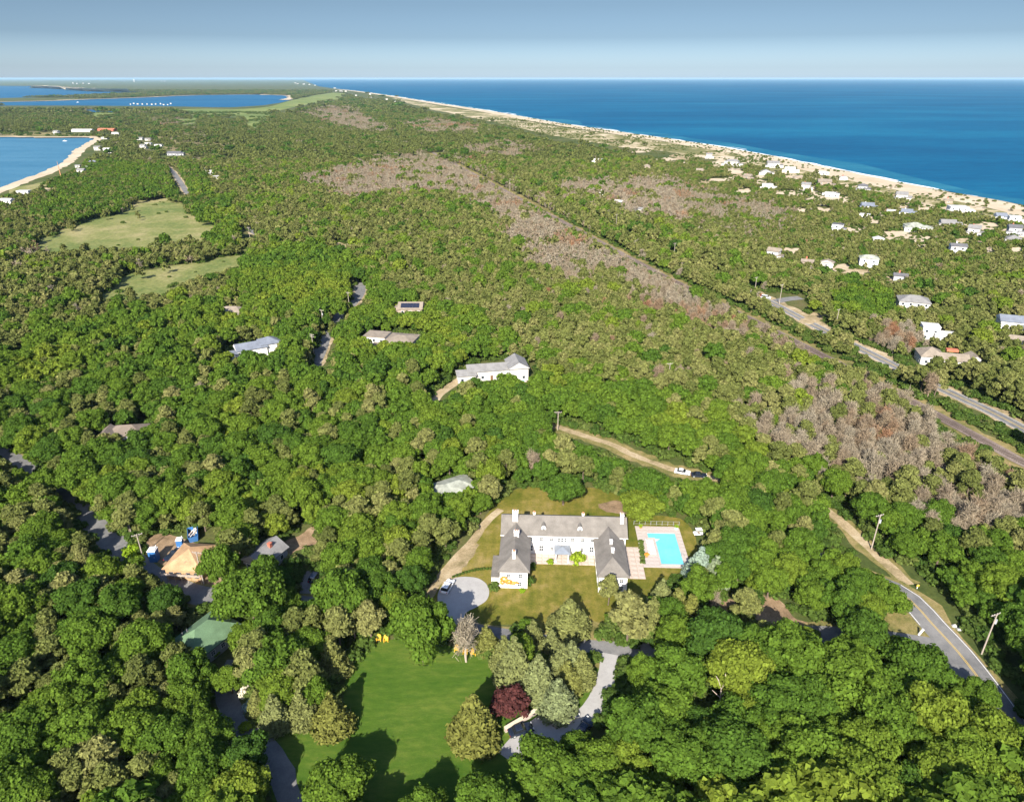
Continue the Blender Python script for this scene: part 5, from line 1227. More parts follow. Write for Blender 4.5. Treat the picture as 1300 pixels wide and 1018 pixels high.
# hand placed trees: kind, px, py of the foot, crown width in px, crown/height factor, tint, label
HAND = [
 ('oak',715,641,54,0.86,0.22,'round dark green tree standing on the lawn behind the mansion'),
 ('oak',537,842,84,1.28,0.48,'big round oak on the lower lawn edge below the gravel drive'),
 ('oak',440,795,76,1.15,0.42,'tall billowing bright oak left of the gravel drive'),
 ('oak',289,752,48,1.6,0.5,'tall bright oak right of the plywood roof'),
 ('oak',362,868,78,1.0,0.42,'wide oak with a visible forked trunk above the silver spruces'),
 ('oak',325,790,84,1.05,0.45,'broad bright oak right of the green-roofed cottage'),
 ('oak',395,840,60,0.9,0.55,'rounded oak between the forked oak and the bright billowing one'),
 ('oak',295,880,46,0.9,0.7,'yellowish oak leaning over the top of the left driveway'),
 ('bare',592,840,44,1.25,0.05,'bare pale grey tree among the yellow chairs'),
 ('spruce',653,866,48,0.93,0.50,'tall silver-green spruce beside the bare pale tree'),
 ('spruce',640,848,36,0.88,0.55,'darker spruce behind the tall silver-green one'),
 ('spruce',683,882,46,0.88,0.44,'pale spruce between the tall silver-green one and the purple tree'),
 ('spruce',708,903,48,0.70,0.34,'palest silvery spruce over the dark half-hidden car'),
 ('spruce',712,862,42,0.83,0.50,'spruce behind the palest silvery one'),
 ('spruce',738,864,36,0.83,0.56,'rightmost spruce of the silvery group beside the driveway'),
 ('spruce',724,856,38,0.88,0.44,'pointed pale spruce at the back of the silvery group'),
 ('spruce',720,874,40,0.70,0.62,'golden-green spruce in the middle of the silvery group'),
 ('red',650,905,48,0.95,0.5,'round purple-leaved tree beside the walled parking court'),
 ('spruce',602,940,62,0.75,0.68,'broad golden spruce left of the purple tree'),
 ('spruce',352,922,40,0.83,0.50,'grey-green spruce nearest the blossoming shrub'),
 ('spruce',386,916,38,0.88,0.54,'grey-green spruce second from the blossoming shrub'),
 ('spruce',424,926,48,0.80,0.68,'golden spruce at the left edge of the lower lawn'),
 ('spruce',424,852,44,0.70,0.60,'brownish low conifer above the lower lawn corner'),
 ('spruce',330,905,30,0.80,0.59,'dark olive spruce behind the blossoming shrub'),
 ('spruce',722,800,50,0.60,0.56,'bushy spruce at the foot of the mansion court lawn'),
 ('pine',795,818,62,1.0,0.85,'large pale pine in front of the mansion right wing'),
 ('pine',772,768,30,1.2,0.7,'slender pale pine touching the mansion right wing'),
 ('spruce',838,775,34,0.88,0.50,'silver spruce nearest the pool'),
 ('spruce',856,790,40,0.83,0.62,'golden spruce in front of the pool'),
 ('spruce',826,800,36,0.88,0.56,'spruce between the large pale pine and the golden one'),
 ('spruce',886,735,40,0.72,0.02,'pale blue spruce at the right of the pool'),
 ('spruce',905,745,36,0.80,0.24,'smaller whitish spruce right of the pale blue one'),
 ('spruce',872,800,44,0.80,0.70,'olive spruce right of the golden one below the pool'),
 ('oak',610,652,34,0.9,0.55,'small rounded tree at the left edge of the mansion back lawn'),
 ('pine',622,640,36,0.9,0.8,'pale bushy tree by the grey-green garage'),
 ('oak',810,660,56,0.75,0.95,'lime-green bushy tree behind the pool deck'),
 ('oak',775,790,20,0.7,0.6,'little tree at the near edge of the mansion lawn'),
 ('bare',597,800,26,0.6,0.1,'low bare bush at the tail of the gravel drive'),
 ('bare',905,780,20,1.4,0.3,'leaning dead tree on the bare bank right of the pool spruces'),
 ('oak',1000,870,96,0.95,0.50,'large domed oak in the lower right wood, left of the road'),
 ('oak',950,858,84,0.95,0.38,'domed oak next to the shaded road in the lower right wood'),
 ('oak',1065,900,100,0.95,0.58,'widest yellow-green oak in the lower right wood'),
 ('oak',1090,830,66,1.0,0.20,'dark green oak on the corner below the grass triangle'),
 ('oak',1160,880,78,1.0,0.30,'dark oak whose shadow falls on the road junction'),
 ('oak',1122,782,54,0.9,0.62,'bushy oak overhanging the road below the sandy verge'),
 ('oak',1022,818,34,0.8,0.85,'small lime oak on the edge of the shaded road'),
 ('spruce',618,826,32,0.80,0.62,'olive spruce on the road edge right of the bare pale tree'),
 ('spruce',676,818,30,0.80,0.54,'small spruce on the road edge behind the tall silver-green one'),
 ('spruce',700,826,26,0.80,0.50,'small spruce on the road edge left of the driveway mouth'),
 ('oak',668,800,24,0.7,0.5,'low bushy tree on the far side of the road below the court lawn'),
 ('oak',505,806,30,0.9,0.35,'small oak between the road and the big round oak'),
 ('oak',690,1000,84,0.9,0.5,'oak at the lower edge covering the end of the curving driveway'),
 ('oak',618,1040,80,0.9,0.4,'oak at the lower edge below the broad golden spruce'),
 ('oak',430,1030,86,0.9,0.6,'oak at the lower edge closing off the lawn on the left'),
 ('oak',530,1062,80,0.85,0.45,'oak at the lower edge closing off the middle of the lawn'),
 ('oak',925,665,60,0.9,0.55,'bright oak behind the white utility cart'),
 ('oak',990,930,90,0.95,0.28,'dark oak in the middle foreground of the lower right wood'),
 ('oak',830,930,84,0.95,0.55,'oak overhanging the curving driveway on its right'),
 ('oak',1120,950,90,0.95,0.50,'rounded oak at the lower edge right of the widest one'),
 ('oak',1235,905,60,0.9,0.45,'oak on the near side of the road at the lower right corner'),
]
HAND = [h for h in HAND if h[6]]
# ------------------------------------------------------------------ scatter the woods
from mathutils.kdtree import KDTree
rp = [(p, w) for k, (p, w) in ROADS.items()]+[(rw, 9.0)]
KD = KDTree(sum(len(p) for p, w in rp)); KW = []
for p, w in rp:
    for v in p: KD.insert((v.x, v.y, 0), len(KW)); KW.append(w)
    if p is ROADS['side_road'][0] or p is ROADS['north_road'][0]: KW[-len(p):] = [2.6]*len(p)
KD.balance()
RM = dict(oak=4.55, pine=2.75, bare=2.45, spruce=2.6, red=3.3)
HM = dict(oak=8.1, pine=7.0, bare=7.8, spruce=9.6, red=5.2)
hand = []
for kind, px, py, wpx, asp, tint, lab in HAND:
    g = P(px, py); R = wpx/2*scale_at(px, py, 4)
    hand.append((kind, g.x, g.y, R, R/RM[kind], R/RM[kind]*asp, tint, lab))
HX = np.array([(h[1], h[2], h[3]) for h in hand]+[(P(911, 906).x, P(911, 906).y-2, 3.2)])

RTAN = []; RCLR = []
for key, p in [(k_, v[0]) for k_, v in ROADS.items()]+[('rail', rw)]:
    for i, v in enumerate(p):
        RTAN.append((p[min(i+1, len(p)-1)]-p[max(i-1, 0)]).normalized()); RCLR.append({'rail': 11.0, 'highway': 3.5}.get(key, 0))
def CORR(a, b, j):
    """the low strip kept open along the railway and the highway"""
    if not RCLR[j]: return False
    v = KD.find((a, b, 0))[0]; t = RTAN[j]; d = (a-v.x)*t.y-(b-v.y)*t.x
    d = d if t.y > 0 else -d
    return -RCLR[j] < d < 6.0
def candidates(y0, y1, sp, seed):
    r = np.random.default_rng(seed)
    ys = np.arange(y0, y1, sp*0.866); out = []
    for i, y in enumerate(ys):
        m = y*0.80+60
        xs = np.arange(-m, m, sp)+(i % 2)*sp*0.5
        out.append(np.stack([xs, np.full(len(xs), y)], 1))
    c = np.concatenate(out); c += r.uniform(-0.42, 0.42, c.shape)*sp
    return c[:, 0], c[:, 1]
def in_any(polys, x, y):
    res = np.zeros(len(x), bool)
    for q in polys:
        q = np.asarray(q, float); b = (x >= q[:, 0].min()) & (x <= q[:, 0].max()) & (y >= q[:, 1].min()) & (y <= q[:, 1].max())
        if b.any(): idx = np.where(b)[0]; res[idx] |= inside(q, x[idx], y[idx])
    return res
DUNEBAND = [(384,101),(430,112),(493,120),(552,129),(620,139),(701,153),(800,168),(870,178),(961,193),(1063,214),(1164,234),(1300,259),(1700,340),(1700,368),(1300,284),(1164,256),(1063,233),(961,211),(930,207),(870,203),(790,189),(700,175),(640,160),(560,144),(500,128),(430,118),(384,104)]
BEACHB = [[(-100,281),(0,245),(34,232),(74,216),(95,204),(108,190),(118,183),(127,178),(135,178),(124,189),(112,200),(100,212),(78,223),(40,237),(0,251),(-100,290)], [(-200,169),(0,172),(68,172.8),(122,172.6),(136,174),(136,171),(100,168.5),(0,168.5),(-200,167)]]
MEADX = [[(sum(a for a, b in q)/len(q)+(c-sum(a for a, b in q)/len(q))*1.10, sum(b for a, b in q)/len(q)+(d-sum(b for a, b in q)/len(q))*1.16) for c, d in q] for q in MEADOWS]
def kinds_at(x, y, r):
    """probability fields traced from the photograph's canopy"""
    px, py = proj(x, y, 3.5)
    u = r.random(len(x)); n1 = vnoise(x+5000, y+5000, 45, 3); n2 = vnoise(x+5000, y+5000, 14, 4)
    po = np.full(len(x), 0.06); 
    for q, p in OAKZ: po = np.where(inside(q, px, py), p, po)
    po = np.clip(po+(n1-0.5)*0.55*(po > 0.2)+(n1-0.72)*0.9*(po <= 0.2)*(n1 > 0.72), 0, 1)
    pd = np.where(po > 0.5, 0.006, 0.028)+0.25*(n2 > 0.93)*(po < 0.5)
    f_ = np.clip((py-100)/350, 0.15, 1.2)
    jx = px+((vnoise(x+7000, y+7000, 20, 43)-0.5)*60+r.normal(0, 9, len(x)))*f_; jy = py+((vnoise(x+7000, y+7000, 17, 44)-0.5)*34+r.normal(0, 5, len(x)))*f_
    for q, p in DEADZ: pd = np.where(inside(q, jx, jy), p*(0.62+0.62*(n2 > 0.28)), pd)
    k = np.where(u < pd, 2, np.where(r.random(len(x)) < po, 0, 1))
    return k, px, py
def blocked(x, y, h, rad, near):
    """true where a tree would stand in, or hide, something that the photograph shows"""
    bad = np.zeros(len(x), bool)
    for z in ((0.0, 0.5, 0.85) if near else (0.0,)):
        for s in ((-0.75, 0, 0.75) if near else (0,)):
            px, py = proj(x+rad*s, y, h*z); bad |= in_any(CLEAR, px, py)
    px, py = proj(x, y, 0)
    for z in (0, 0.6):                              # meadow edges run ragged into the shrubs
        a, b = proj(x, y, h*z); bad |= in_any(MEADX, a+(vnoise(x+2000, y+2000, 16, 41)-0.5)*16, b+(vnoise(x+2000, y+2000, 13, 42)-0.5)*9) & (rng.random(len(x)) < 0.975)
    u = rng.random(len(x)); tx, ty = proj(x, y, h*0.85)
    for a, b, f in ((px, py, 1.0), (tx, ty, 0.95)):
        bad |= in_any(MARSH, a, b) & (u < 0.92*f)
        bad |= in_any(HEATH, a, b) & (u < 0.75*f)
        bad |= in_any([DUNEBAND], a, b) & (u < 0.99*f)
        bad |= in_any(BEACHB, a, b)
    g = H/(H-h*0.9); bad |= ~inside(LAND, x*g, y*g) & (y < 4500)
    bad |= in_any([BAY[:12]+[(-450,168)]], px, py)
    for k, z in enumerate((0, 0.7)):
        qx, qy = proj(x, y, h*z)
        for a, b, w, hh in SANDS:
            bad |= (((qx-a)/(w/2*1.0))**2+((qy-b)/(hh/2*0.95))**2 < 0.85)
    for hx, hy, R, cl in HOUSES:
        d = np.hypot(x-hx, y-hy); bad |= d < R*0.92+rad*0.55
        if cl > 0:
            f = (y < hy) & (y > hy-120)
            zh = H-(H-h*0.92)*hy/np.maximum(y, 1)
            bad |= f & (zh > 2.3) & (np.abs(x*hy/np.maximum(y, 1)-hx) < R*(0.8 if hy < 900 else 1.15)+rad*0.3+(0 if hy < 900 else 5)) & (rng.random(len(x)) < cl)
        if cl >= 1 and near and hy < 260:               # keep the sun on the roofs that are lit in the photograph
            al = (hx-x)*math.sin(SUN_AZ)+(hy-y)*math.cos(SUN_AZ); pe = np.abs((hx-x)*math.cos(SUN_AZ)-(hy-y)*math.sin(SUN_AZ))
            bad |= (al > 0) & (pe < R*0.7+rad*0.4) & (h-al*math.tan(SUN_EL) > 3.6) & (rng.random(len(x)) < 0.85)
    return bad
# near and middle woods: crowns that do not run into each other
r = np.random.default_rng(77)
x, y = candidates(58, 1000, 3.1, 1)
k, px, py = kinds_at(x, y, r)
coast = inside([(840,196),(1320,270),(1500,330),(1500,420),(1300,340),(1150,372),(1000,340),(860,262)], px, py)
leftc = inside([(-200,260),(60,236),(130,190),(230,205),(260,262),(60,300),(-200,360)], px, py)
small = np.where(coast, 0.62, np.where(leftc, 0.78, 1.0))
big = np.where((px > 760) & (py > 780), 1.28, np.where((px < 480) & (py > 480), 1.12, 1.0))
R = np.where(k == 0, r.uniform(2.5, 4.9, len(x)), np.where(k == 1, r.uniform(1.75, 3.0, len(x)), r.uniform(1.6, 2.7, len(x))))
R = R*small*np.where(k == 0, big, np.where(py > 480, 1.35, 1.0))
rm = np.array([RM['oak'], RM['pine'], RM['bare']])[k]; hm = np.array([HM['oak'], HM['pine'], HM['bare']])[k]
s = R/rm; hs = s*r.uniform(0.95, 1.15, len(x))*(0.92+0.24*vnoise(x+4000, y+4000, 38, 9))
hs = np.where(k == 0, hs*1.05, hs)
ok = (px > -170) & (px < 1470) & (py < 1180) & inside(LAND, x, y)
ok &= ~blocked(x, y, hs*hm, R, True)
idx = np.where(ok)[0]; r.shuffle(idx)
idx = idx[np.argsort(-(R[idx]+r.uniform(0, 3.0, len(idx))), kind='stable')]
cell = 6.0; grid = {}
def put(a, b, q, i): grid.setdefault((int(a//cell), int(b//cell)), []).append((a, b, q))
for a, b, q in HX: put(a, b, q, -1)
sel = []
for i in idx:
    a, b, q = x[i], y[i], R[i]; ca, cb = int(a//cell), int(b//cell); good = True
    for da in (-2, -1, 0, 1, 2):
        for db in (-2, -1, 0, 1, 2):
            for (u, v, w) in grid.get((ca+da, cb+db), ()):
                dd = 0.53*(q+w) if k[i] != 2 else 0.56*(q+w)
                if (a-u)**2+(b-v)**2 < dd*dd: good = False; break
            if not good: break
        if not good: break
    if not good: continue
    _, j, dist = KD.find((a, b, 0))
    if dist < KW[j]/2*0.8+0.5: continue
    if CORR(a, b, j): continue
    put(a, b, q, i); sel.append(i)
_s = set(sel); fill = [i for i in idx if i not in _s]
for i in fill:                                     # younger trees in the gaps that are left
    a, b = x[i], y[i]; q = R[i]*(0.62 if k[i] == 0 else 0.75); ca, cb = int(a//cell), int(b//cell)
    if any((a-u)**2+(b-v)**2 < (0.50*(q+w))**2 for da in (-2,-1,0,1,2) for db in (-2,-1,0,1,2) for (u, v, w) in grid.get((ca+da, cb+db), ())): continue
    _, j, dist = KD.find((a, b, 0))
    if dist < KW[j]/2+0.8 or CORR(a, b, j): continue
    s[i] *= q/R[i]; hs[i] *= 0.84; R[i] = q; put(a, b, q, i); sel.append(i)
sel = np.array(sel)
tint = np.clip(np.where(k == 0, 0.56+0.55*(vnoise(x+3000, y+3000, 30, 5)-0.5)+r.normal(0, 0.20, len(x)), np.where(k == 1, r.beta(2.2, 2.2, len(x)), np.clip(r.normal(0.30, 0.20, len(x)), 0, 0.6)+0.42*(vnoise(x+3000, y+3000, 26, 6) > 0.82))), 0, 1)
tint = np.where((k == 0) & (leftc | coast), np.clip(tint*0.8, 0, 1), tint)
rz = r.uniform(0, 6.283, len(x))

# the 300 that show largest of each kind are trees of their own
NAMES = {0: ('oak_tree', 'oak'), 1: ('pine_tree', 'pine'), 2: ('dead_tree', 'dead tree')}
MARKS = [('the white mansion', 12, 136), ('the swimming pool', 38.6, 140), ('the round gravel drive', *P(590,757)[:2]), ('the lower green lawn', *P(540,880)[:2]), ('the green-roofed cottage', *P(258,815)[:2]),
 ('the plywood-roofed house', *P(243,715)[:2]), ('the grey-roofed cottage', *P(336,715)[:2]), ('the road junction', *P(1195,815)[:2]), ('the sandy verge', *P(1110,705)[:2]), ('the sandy track', *P(800,576)[:2]), ('the grey-green garage', *P(574,625)[:2]),
 ('the brown-roofed house', *P(160,560)[:2]), ('the shaded road', *P(1030,806)[:2]), ('the left forest road', *P(122,668)[:2]), ('the left driveway', *P(292,880)[:2]), ('the curving driveway', *P(765,870)[:2]), ('the purple tree', *P(650,905)[:2]),
 ('the blue-grey roofed house', *P(318,455)[:2]), ('the long white house', *P(632,480)[:2]), ('the flat-roofed white house', *P(497,445)[:2]), ('the solar-roofed house', *P(522,405)[:2]), ('the highway', *P(1190,492)[:2]), ('the rail track', *P(1240,558)[:2]),
 ('the right road pole', *P(1246,830)[:2]), ('the pale bare wood', *P(1050,560)[:2]), ('the far left road end', *P(20,590)[:2]), ('the bare dirt bank', *P(980,780)[:2])]
ORD = ['nearest', 'second nearest', 'third nearest', 'fourth nearest', 'fifth nearest', 'sixth nearest', 'seventh nearest', 'eighth nearest', 'ninth nearest', 'tenth nearest', 'eleventh nearest', 'twelfth nearest', 'thirteenth nearest', 'fourteenth nearest', 'fifteenth nearest', 'sixteenth nearest', 'seventeenth nearest', 'eighteenth nearest', 'nineteenth nearest', 'twentieth nearest']
def describe(rows):
    """rows: (x, y, R, tint, kind). a label for each: look, side of the nearest landmark, order of closeness"""
    lab = {}
    for n_, (a, b, q, t, kk) in enumerate(rows):
        m = min(MARKS, key=lambda M: (M[1]-a)**2+(M[2]-b)**2); dx, dy = a-m[1], b-m[2]
        side = ('right of' if dx > 0 else 'left of') if abs(dx) > abs(dy) else ('behind' if dy > 0 else 'in front of')
        size = {0: ('small', 'mid-sized', 'large'), 1: ('small', 'mid-sized', 'large'), 2: ('small', 'mid-sized', 'large')}[kk][0 if q < (3.2, 2.3, 2.0)[kk] else 1 if q < (4.3, 3.1, 2.7)[kk] else 2]
        col = {0: ('dark green', 'mid-green', 'bright green', 'yellow-green'), 1: ('dark olive', 'olive', 'olive', 'pale olive'), 2: ('grey', 'tan', 'brown', 'rust-brown')}[kk]
        c = col[0 if t < 0.3 else 1 if t < 0.55 else 2 if t < 0.8 else 3]
        lab.setdefault((f'{size} {c} {NAMES[kk][1]} {side} {m[0]}'), []).append((math.hypot(dx, dy), n_))
    out = [None]*len(rows)
    for s_, L in lab.items():
        L.sort()
        for j, (_, n_) in enumerate(L): out[n_] = s_ if len(L) == 1 else f'{s_}, {ORD[j]}' if j < 20 else s_+' farther off'
    return out
def tree(name, label, cat, group, crown, trunk, x, y, rz, s, hs, tint, z=0.0):
    o = bpy.data.objects.new(name, None); C.objects.link(o); o.location = (x, y, z); o.rotation_euler = (0, 0, rz); o.scale = (s, s, hs)
    o['label'] = label; o['category'] = cat
    if group: o['group'] = group
    for nm, me in (('crown', crown), ('trunk', trunk)):
        if me is None: continue
        c = bpy.data.objects.new(nm, me); C.objects.link(c); c.parent = o; c['tint'] = float(tint)
    return o
PROTO = {'oak': OAK, 'pine': PINE, 'bare': DEAD, 'spruce': SPRUCE}
RED = [(raw('purple_crown', *leaves('c', RNDL, 2600, 0.40, L_red, 5, core=0.78), L_red), trunk_geo(2.4, 0.2, 0.12, [], 5).mesh('purple_trunk', M_bark))]
PROTO['red'] = RED
TN = {'oak': ('oak_tree', 'tree'), 'pine': ('pine_tree', 'tree'), 'bare': ('dead_tree', 'tree'), 'spruce': ('spruce_tree', 'tree'), 'red': ('purple_tree', 'tree')}
nh = {'oak': 0, 'pine': 0, 'bare': 0}
for i, (kind, a, b, q, s_, h_, t_, lab) in enumerate(hand):
    cr, tk = PROTO[kind][i % len(PROTO[kind])]; nh[kind] = nh.get(kind, 0)+1
    tree(TN[kind][0], lab, 'tree', None, cr, tk, a, b, i*1.7, s_, h_, t_)
single = np.zeros(len(x), bool)
for kk, key in ((0, 'oak'), (1, 'pine'), (2, 'bare')):
    c = sel[k[sel] == kk]; dep = y[c]*CT-(-H)*ST
    X, Y = proj(x[c], y[c], 4); vis = (X > -5) & (X < 1305) & (Y < 1022)
    c = c[vis]; c = c[np.argsort(-(R[c]/(dep[vis])))][:300-nh[key]]
    single[c] = True
    rows = [(x[i], y[i], R[i], tint[i], kk) for i in c]; labs = describe(rows)
    for i, lab in zip(c, labs):
        cr, tk = PROTO[key][i % len(PROTO[key])]
        tree(NAMES[kk][0], lab, 'tree', {0: 'oaks of the woodland', 1: 'pines of the woodland', 2: 'dead pines of the woodland'}[kk], cr, tk, x[i], y[i], rz[i], s[i], hs[i], tint[i])

# all further trees: one mass of each kind and distance
LM = {'oak': L_oak, 'pine': L_pine, 'bare': L_dead}
def mass(name, kk, key, m, lod, label, nvar=5):
    if not m.any(): return
    col = proto_collection(name+'_shapes', [mass_geo(key, 200+10*lod+j, lod) for j in range(nvar)], LM[key])
    instancer(name, dict(x=x[m], y=y[m], s=s[m], rz=rz[m], tint=tint[m], var=np.arange(m.sum()) % nvar, hs=hs[m]), col, label)
chosen = np.zeros(len(x), bool); chosen[sel] = True; rest = chosen & ~single
dist = np.hypot(x, y)
for kk, key, nm in ((0, 'oak', 'oak_woodland'), (1, 'pine', 'pine_woodland'), (2, 'bare', 'dead_pine_woodland')):
    mass(nm, kk, key, rest & (k == kk) & (dist < 420), 0, 'woodland of many %s reaching across the middle distance' % NAMES[kk][1].replace('dead tree', 'bare dead pine'))
    mass(nm, kk, key, rest & (k == kk) & (dist >= 420), 1, 'farther woodland of many %s towards the shore' % NAMES[kk][1].replace('dead tree', 'bare dead pine'))
print('trees', len(sel), 'single', single.sum())
# undergrowth between the trunks
ux, uy = candidates(58, 620, 2.7, 5)
upx, upy = proj(ux, uy, 0.8)
um = (upx > -170) & (upx < 1470) & (upy < 1180) & inside(LAND, ux, uy) & ~blocked(ux, uy, np.full(len(ux), 1.3), np.full(len(ux), 0.9), True) & (rng.random(len(ux)) < 0.85)
um &= np.array([(lambda f: f[2] > KW[f[1]]/2+1.0)(KD.find((a, b, 0))) if m_ else False for a, b, m_ in zip(ux, uy, um)])
ux, uy = ux[um], uy[um]; n = len(ux)
bcol = proto_collection('undergrowth_shapes', BUSHL, L_shrub)
us = rng.uniform(1.0, 2.5, n)
instancer('undergrowth', dict(x=ux, y=uy, s=us, rz=rng.uniform(0, 6.28, n), tint=np.clip(rng.normal(0.42, 0.22, n), 0, 1), var=np.arange(n) % 3, hs=us*rng.uniform(0.7, 1.2, n)), bcol, 'low green undergrowth between the trees')
# scrub on the dunes and open ground beyond
def scatter_scrub(name, y0, y1, sp, frac, polys, lab, s0, s1, seed, t0=0.6):
    a, b = candidates(y0, y1, sp, seed); q, w = proj(a, b, 0); m = in_any(polys, q, w) & inside(LAND, a, b) & (rng.random(len(a)) < frac)
    m &= vnoise(a+3000, b+3000, sp*6, seed) > 0.45
    a, b = a[m], b[m]; n = len(a); s_ = rng.uniform(s0, s1, n)
    if n: instancer(name, dict(x=a, y=b, s=s_, rz=rng.uniform(0, 6.28, n), tint=np.clip(rng.normal(t0, 0.2, n), 0, 1), var=np.arange(n) % 3, hs=s_*0.8), bcol, lab)
scatter_scrub('dune_scrub', 500, 2200, 6, 0.32, [DUNEBAND], 'low scrub spotting the dunes behind the beach', 0.8, 2.2, 31, 0.75)
scatter_scrub('meadow_scrub', 250, 900, 6, 0.10, MEADOWS, 'shrubs spotting the open meadows on the left', 0.8, 2.2, 32, 0.6)
scatter_scrub('heath_scrub', 900, 2600, 12, 0.6, HEATH+MARSH, 'scrub spotting the dry heath and marsh by the bay', 2, 5, 33, 0.5)

SANDP = [[(a-w/2,b-h/2),(a+w/2,b-h/2),(a+w/2,b+h/2),(a-w/2,b+h/2)] for a, b, w, h in SANDS]
scatter_scrub('sand_scrub', 300, 1500, 4.5, 0.45, SANDP, 'low bushes on the sandy clearings', 0.8, 2.0, 35, 0.6)

# beyond a kilometre: patches of several small trees
r = np.random.default_rng(5)
for (y0, y1, sp, sc_, nm) in ((1000, 2400, 13.0, 1.0, 'far_woodland'), (2400, 7000, 30.0, 2.3, 'farthest_woodland')):
    x2, y2 = candidates(y0, y1, sp, 6); k2, px2, py2 = kinds_at(x2, y2, r)
    ok = (px2 > -60) & (px2 < 1360) & inside(LAND, x2, y2) & ~blocked(x2, y2, np.full(len(x2), 11.0 if y0 < 2000 else 18.0), np.full(len(x2), 3.0), False)
    ok &= (vnoise(x2+9000, y2+9000, 60, 8) > 0.10)
    for kk, key in ((0, 'oak'), (1, 'pine'), (2, 'bare')):
        m = ok & (k2 == kk); n = m.sum()
        if not n: continue
        nm2 = {0: 'oak', 1: 'pine', 2: 'dead_pine'}[kk]+'_'+nm
        col = proto_collection(nm2+'_shapes', [patch_geo(key, 300+j) for j in range(4)], LM[key])
        t2 = np.clip(r.beta(2, 2, n) if kk < 2 else np.clip(r.normal(0.38, 0.2, n), 0, 0.62)+0.4*(vnoise(x2[m]+3000, y2[m]+3000, 90, 6) > 0.8), 0, 1)
        s2 = sc_*r.uniform(0.75, 1.15, n)*0.9
        instancer(nm2, dict(x=x2[m], y=y2[m], s=s2, rz=r.uniform(0, 6.28, n), tint=t2*(0.35 if kk == 0 else 0.5 if kk == 1 else 1), var=np.arange(n) % 4, hs=s2/sc_**0.5*r.uniform(0.8, 1.15, n)*0.9), col, 'distant %s wood reading as one mass' % {0: 'green', 1: 'pine', 2: 'grey dead pine'}[kk])  # far oaks and pines: darker tint replaces self-shadow their coarse leaves lack

# ------------------------------------------------------------------ garden plants
BM = [raw('shrub_crown', V, F, L_shrub) for V, F in BUSHL]; BL = [raw('lime_shrub_crown', V, F, L_lime) for V, F in BUSHL[:2]]
def shrub(label, px, py, w, h=None, mat=None, tint=0.5, group=None, name='garden_shrub', i=0, z=0.05):
    g = P(px, py); s_ = w/2*scale_at(px, py)/0.95
    me = BM[i % 3] if mat is None else raw('shrub_crown', *BUSHL[i % 3], mat)
    t = thing(name, label, 'shrub', (g.x, g.y, z), i*0.9, group); t.scale = (s_, s_, s_*(h or 1.0))
    c = obj('crown', me, t); c['tint'] = float(tint)
    obj('stem', MB().tube((0,0,-0.1), (0,0,0.45), 0.06, 0.04, 6).mesh('stem', M_bark), t)
    return t
o = shrub('big round lime-green bush right of the mansion portico', 733, 710, 18, 1.5, L_lime, 0.8, i=0); o.location = (17.3-1.1, 135.2, 0.14)
o = shrub('small lime-green bush left of the mansion portico', 699, 709, 9, 0.9, L_lime, 0.4, i=1); o.location = (9.4, 135.0, 0.14)
shrub('white-flowering shrub beside the left driveway', 312, 872, 16, 1.5, L_bloom, 0.5, i=2)
shrub('second white-flowering shrub, nearer along the left driveway', 309, 884, 12, 1.2, L_bloom, 0.3, i=1)
t = shrub('pale blue-green round shrub beside the left driveway', 322, 900, 24, 0.9, leafmat('blue_shrub_leaves', [(0.0,(0.22,0.33,0.32)),(1.0,(0.30,0.40,0.36))], 0.15), 0.5, i=0)
shrub('green shrub at the outer corner of the mansion left wing', 627, 748, 14, 1.2, None, 0.55, i=1)
shrub('round green shrub at the inner corner of the left wing', 663, 751, 8, 0.9, L_lime, 0.2, i=2)
shrub('tall dark green shrub against the inner side of the left wing', 674, 742, 10, 2.2, None, 0.25, i=0)
shrub('dark green shrub further back along the left wing', 676, 722, 8, 2.0, None, 0.2, i=1)
shrub('bright bush at the corner of the green-roofed cottage', 272, 832, 14, 1.1, L_lime, 0.1, i=2)
shrub('yellow flowering bush below the left driveway', 312, 925, 16, 0.9, L_lime, 0.9, i=0)
shrub('yellowish shrub by the portable toilet', 168, 704, 22, 0.9, L_lime, 0.3, i=1)
shrub('small round shrub on the bare dirt bank', 930, 775, 11, 1.0, None, 0.75, i=1)
shrub('bright shrub on the bare dirt bank beside the leaning dead tree', 948, 787, 18, 0.8, None, 0.8, i=2)
for k in range(7): shrub('clipped low shrub in the bed between terrace and pool, %s from the house end' % ('first','second','third','fourth','fifth','sixth','seventh')[k], 813.5+0.4*k, 689+4.3*k, 7, 1.1, None, 0.55+0.06*(k % 3), 'shrubs in the bed by the pool', i=k)
for k in range(14):
    u = k/13; hx, hy = 575.5+u*51, 733.5-u*10.5+3*math.sin(u*3.1)*-1
    shrub('small clipped shrub of the drive hedge, %s from the left end' % ('first','second','third','fourth','fifth','sixth','seventh','eighth','ninth','tenth','eleventh','twelfth','thirteenth','last')[k], hx, hy, 3.6, 1.9, None, 0.5, 'clipped hedge shrubs along the gravel drive', 'hedge_shrub', k)
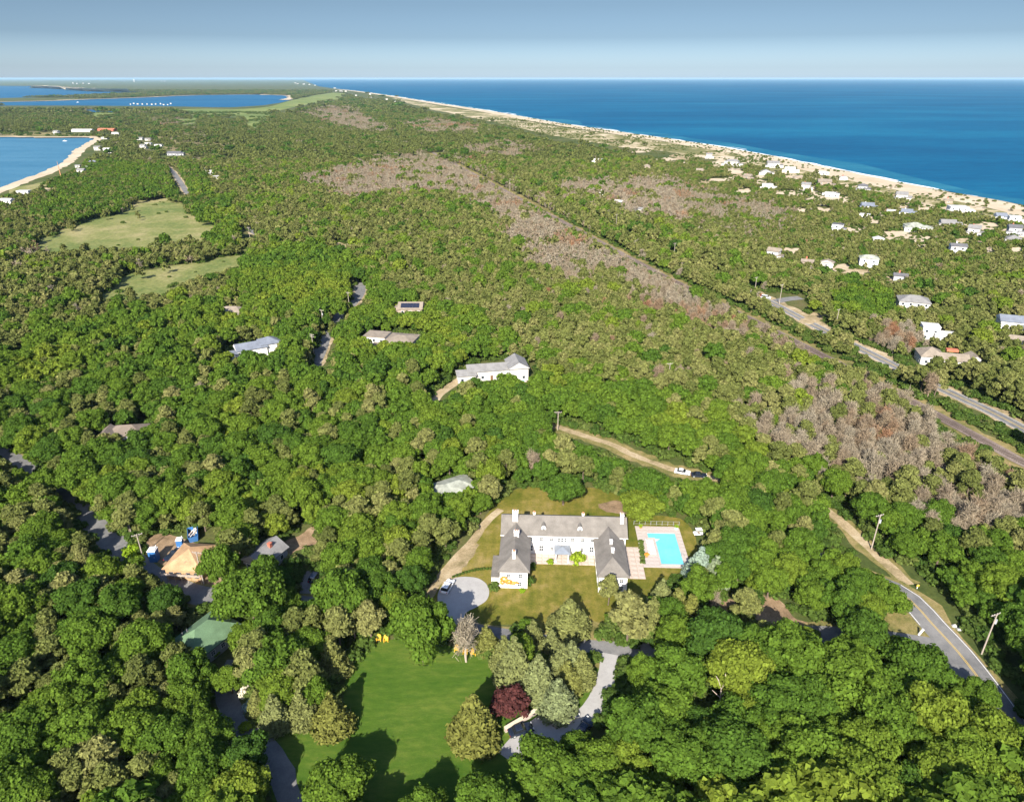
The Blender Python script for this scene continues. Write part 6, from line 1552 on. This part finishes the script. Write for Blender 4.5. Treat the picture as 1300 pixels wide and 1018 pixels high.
for k, pl_ in enumerate(PLANTERS):
    c = obj('plant', raw('plant', *BUSHL[k % 3], L_orange if k == 0 else L_lime), pl_, (0, 0, 0.45), 0, (0.6, 0.6, 0.7)); c['tint'] = 0.4
# a dead white trunk standing clear of the lower right oaks
g = P(911, 906); sn = thing('dead_tree', 'bare white dead trunk standing out of the lower right oaks', 'tree', (g.x, g.y, 0))
MB().tube((0,0,-0.3), (0.1,0,3.2), 0.26, 0.2, 8).tube((0.1,0,3.2), (-0.1,0.1,6.2), 0.2, 0.13, 8).build('trunk', M_palebark, sn)
for a_, b_ in (((-0.1,0.1,6.2),(0.5,0.2,8.8)),((-0.1,0.1,6.2),(-0.9,0.1,8.6)),((0.0,0,4.2),(-1.7,0.2,6.0)),((-0.9,0.1,8.6),(-1.5,0,9.7)),((0.5,0.2,8.8),(0.2,0.3,10.0)),((0.2,0,5.0),(1.2,0.1,6.4))):
    MB().tube(a_, b_, 0.11, 0.05, 6).build('branch', M_palebark, sn)
# orange creeper on the left wing
V, F = leaves('o', [(-2.2,-0.25,2.9,0.8,0.22,0.7),(-1.2,-0.25,2.2,0.9,0.22,0.6),(-0.2,-0.25,1.8,0.8,0.22,0.4),(-2.6,-0.25,1.9,0.5,0.2,0.6),(0.7,-0.22,1.9,0.5,0.18,0.3)], 260, 0.30, L_orange, 3, core=0, inner=False, down=-1)
ct = thing('climbing_plant', 'orange climbing plant on the white front of the mansion left wing', 'climber', (0, 0, 0), MR)
v = Matrix.Rotation(MR, 4, 'Z') @ Vector((-12.0, -13.16, 0)); ct.location = (MX+v.x, MY+v.y, 0)
c = obj('foliage', raw('orange_foliage', V, F, L_orange), ct); c['tint'] = 0.5
MB().tube((-1.2,-0.12,-0.1), (-1.4,-0.14,1.6), 0.05, 0.03, 6).tube((-1.4,-0.14,1.6), (-2.2,-0.14,2.6), 0.03, 0.02, 5).tube((-1.4,-0.14,1.6), (-0.2,-0.14,1.8), 0.03, 0.02, 5).build('stem', M_bark, ct)
